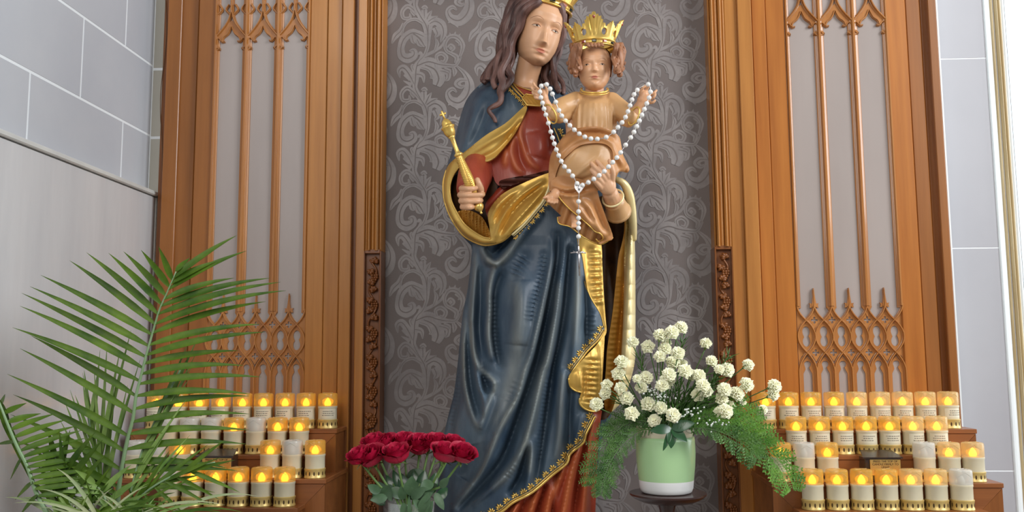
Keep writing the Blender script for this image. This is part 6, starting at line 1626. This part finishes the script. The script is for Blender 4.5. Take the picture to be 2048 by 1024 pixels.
for lst, sg in ((LT, -1), (RT, 1)):
    for x0_, y0_, x1_, y1_ in lst:
        Lp = math.hypot(x1_ - x0_, y1_ - y0_)
        leaflet(frond, P(x0_, y0_, yr_(y0_)), P(x1_, y1_, yr_(y0_) + (-.02 if sg < 0 else .05) - .03 * rp.random()), (5.6 + 1.9 * min(1, Lp / 180)) * px(YF), 'palm_green', sag=(.05 if sg < 0 else .12) + .05 * rp.random())
rach2 = [(-18, 770), (0, 809), (14, 845), (33, 890), (55, 934), (72, 984), (92, 1024), (110, 1070)]
fr2 = mesh_obj('frond', *(lambda m: (m.v, m.f))(MB().tube(cat3([P(x, y, YF - .10 + .0001 * (y - 800)) for x, y in rach2], 4), [.0016 + .004 * i / 28 for i in range(29)], 8)), 'palm_rachis', palm)
fr2['label'] = 'palm frond leaning out at the left edge'
for x0_, y0_, x1_, y1_, w in ((2, 812, 10, 788, 5), (8, 828, 53, 806, 7), (14, 845, 82, 827, 7), (20, 860, 111, 827, 6), (27, 875, 134, 839, 6), (33, 890, 156, 851, 6), (39, 902, 165, 860, 6), (45, 914, 172, 876, 6), (50, 924, 178, 896, 6), (55, 934, 182, 915, 6), (59, 945, 186, 925, 6), (63, 956, 190, 940, 6), (67, 967, 180, 955, 6), (70, 978, 175, 968, 6), (76, 992, 170, 985, 6),
        (-2, 800, 28, 888, 9), (4, 820, 34, 905, 8), (10, 836, 60, 960, 7), (30, 884, -10, 890, 4), (45, 914, 20, 960, 4), (66, 964, 30, 1000, 5), (75, 990, 40, 1030, 5)):
    leaflet(fr2, P(x0_, y0_, YF - .09), P(x1_, y1_, YF - .06 + .03 * rp.random()), w * px(YF), 'palm_green', sag=.06)
# lighter fronds behind, their backlit paleness put into the leaf colour
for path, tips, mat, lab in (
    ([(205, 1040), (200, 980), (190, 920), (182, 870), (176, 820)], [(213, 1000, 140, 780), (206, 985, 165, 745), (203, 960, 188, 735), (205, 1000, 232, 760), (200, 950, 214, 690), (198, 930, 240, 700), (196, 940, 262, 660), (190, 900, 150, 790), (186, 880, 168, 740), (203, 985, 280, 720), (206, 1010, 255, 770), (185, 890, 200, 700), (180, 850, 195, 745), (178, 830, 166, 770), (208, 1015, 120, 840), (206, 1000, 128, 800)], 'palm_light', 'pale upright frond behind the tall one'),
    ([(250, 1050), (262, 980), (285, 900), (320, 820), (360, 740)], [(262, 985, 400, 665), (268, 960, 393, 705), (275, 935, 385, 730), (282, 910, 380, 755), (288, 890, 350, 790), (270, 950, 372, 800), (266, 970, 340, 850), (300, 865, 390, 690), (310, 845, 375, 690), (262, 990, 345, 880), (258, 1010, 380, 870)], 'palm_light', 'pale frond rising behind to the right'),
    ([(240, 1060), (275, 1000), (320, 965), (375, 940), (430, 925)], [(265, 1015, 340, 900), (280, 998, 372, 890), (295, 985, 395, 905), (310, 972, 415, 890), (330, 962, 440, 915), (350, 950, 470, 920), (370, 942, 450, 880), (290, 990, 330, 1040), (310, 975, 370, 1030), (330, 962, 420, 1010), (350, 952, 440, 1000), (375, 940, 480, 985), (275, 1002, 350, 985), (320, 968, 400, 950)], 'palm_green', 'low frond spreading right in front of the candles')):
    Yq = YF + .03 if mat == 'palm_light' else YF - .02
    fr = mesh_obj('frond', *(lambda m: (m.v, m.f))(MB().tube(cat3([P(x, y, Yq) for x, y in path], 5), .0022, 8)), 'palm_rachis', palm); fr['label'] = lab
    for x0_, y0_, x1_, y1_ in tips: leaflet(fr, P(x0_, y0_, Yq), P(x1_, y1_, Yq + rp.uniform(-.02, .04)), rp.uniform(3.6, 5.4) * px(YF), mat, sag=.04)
for path, tips, lab in (
    ([(150, 1070), (140, 1010), (128, 960), (110, 915)], [(146, 1040, 60, 960), (144, 1025, 75, 930), (141, 1012, 85, 905), (138, 1000, 215, 905), (135, 985, 100, 880), (132, 975, 205, 880), (130, 965, 118, 860), (126, 952, 190, 865), (122, 940, 140, 860), (150, 1050, 230, 950), (148, 1040, 225, 930), (112, 920, 96, 860)], 'short frond low on the left'),
    ([(215, 1070), (214, 1020), (205, 985), (180, 962)], [(214, 1030, 300, 985), (213, 1020, 310, 1010), (212, 1010, 285, 955), (208, 995, 120, 1010), (205, 985, 105, 985), (200, 978, 130, 960), (214, 1035, 130, 1030), (190, 968, 150, 940), (205, 985, 262, 930), (213, 1022, 330, 1030)], 'pale drooping frond at the foot of the palm')):
    Yq = YF - .05
    fr = mesh_obj('frond', *(lambda m: (m.v, m.f))(MB().tube(cat3([P(x, y, Yq) for x, y in path], 5), .0022, 8)), 'palm_rachis', palm); fr['label'] = lab
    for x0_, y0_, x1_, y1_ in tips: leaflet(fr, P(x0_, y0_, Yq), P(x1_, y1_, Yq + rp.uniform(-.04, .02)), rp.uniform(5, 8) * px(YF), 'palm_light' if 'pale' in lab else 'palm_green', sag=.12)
# long thin blades at the foot of the plant
for k in range(64):
    bx = rp.uniform(120, 300); a = rp.uniform(-1.25, 1.3); L = rp.uniform(90, 250)
    tx = bx + L * math.sin(a); ty = 1050 - L * .55 * math.cos(a) * rp.uniform(.5, 1.05)
    Yq = YF - .07 + rp.uniform(-.03, .05)
    leaflet(palm, P(bx, 1060, Yq), P(tx, ty, Yq + rp.uniform(-.05, .03)), rp.uniform(2.0, 4.6) * px(YF), rp.choice(('grass_pale', 'grass_pale', 'palm_light', 'palm_green')), sag=.30 + .2 * rp.random(), n=9).name = 'blade'
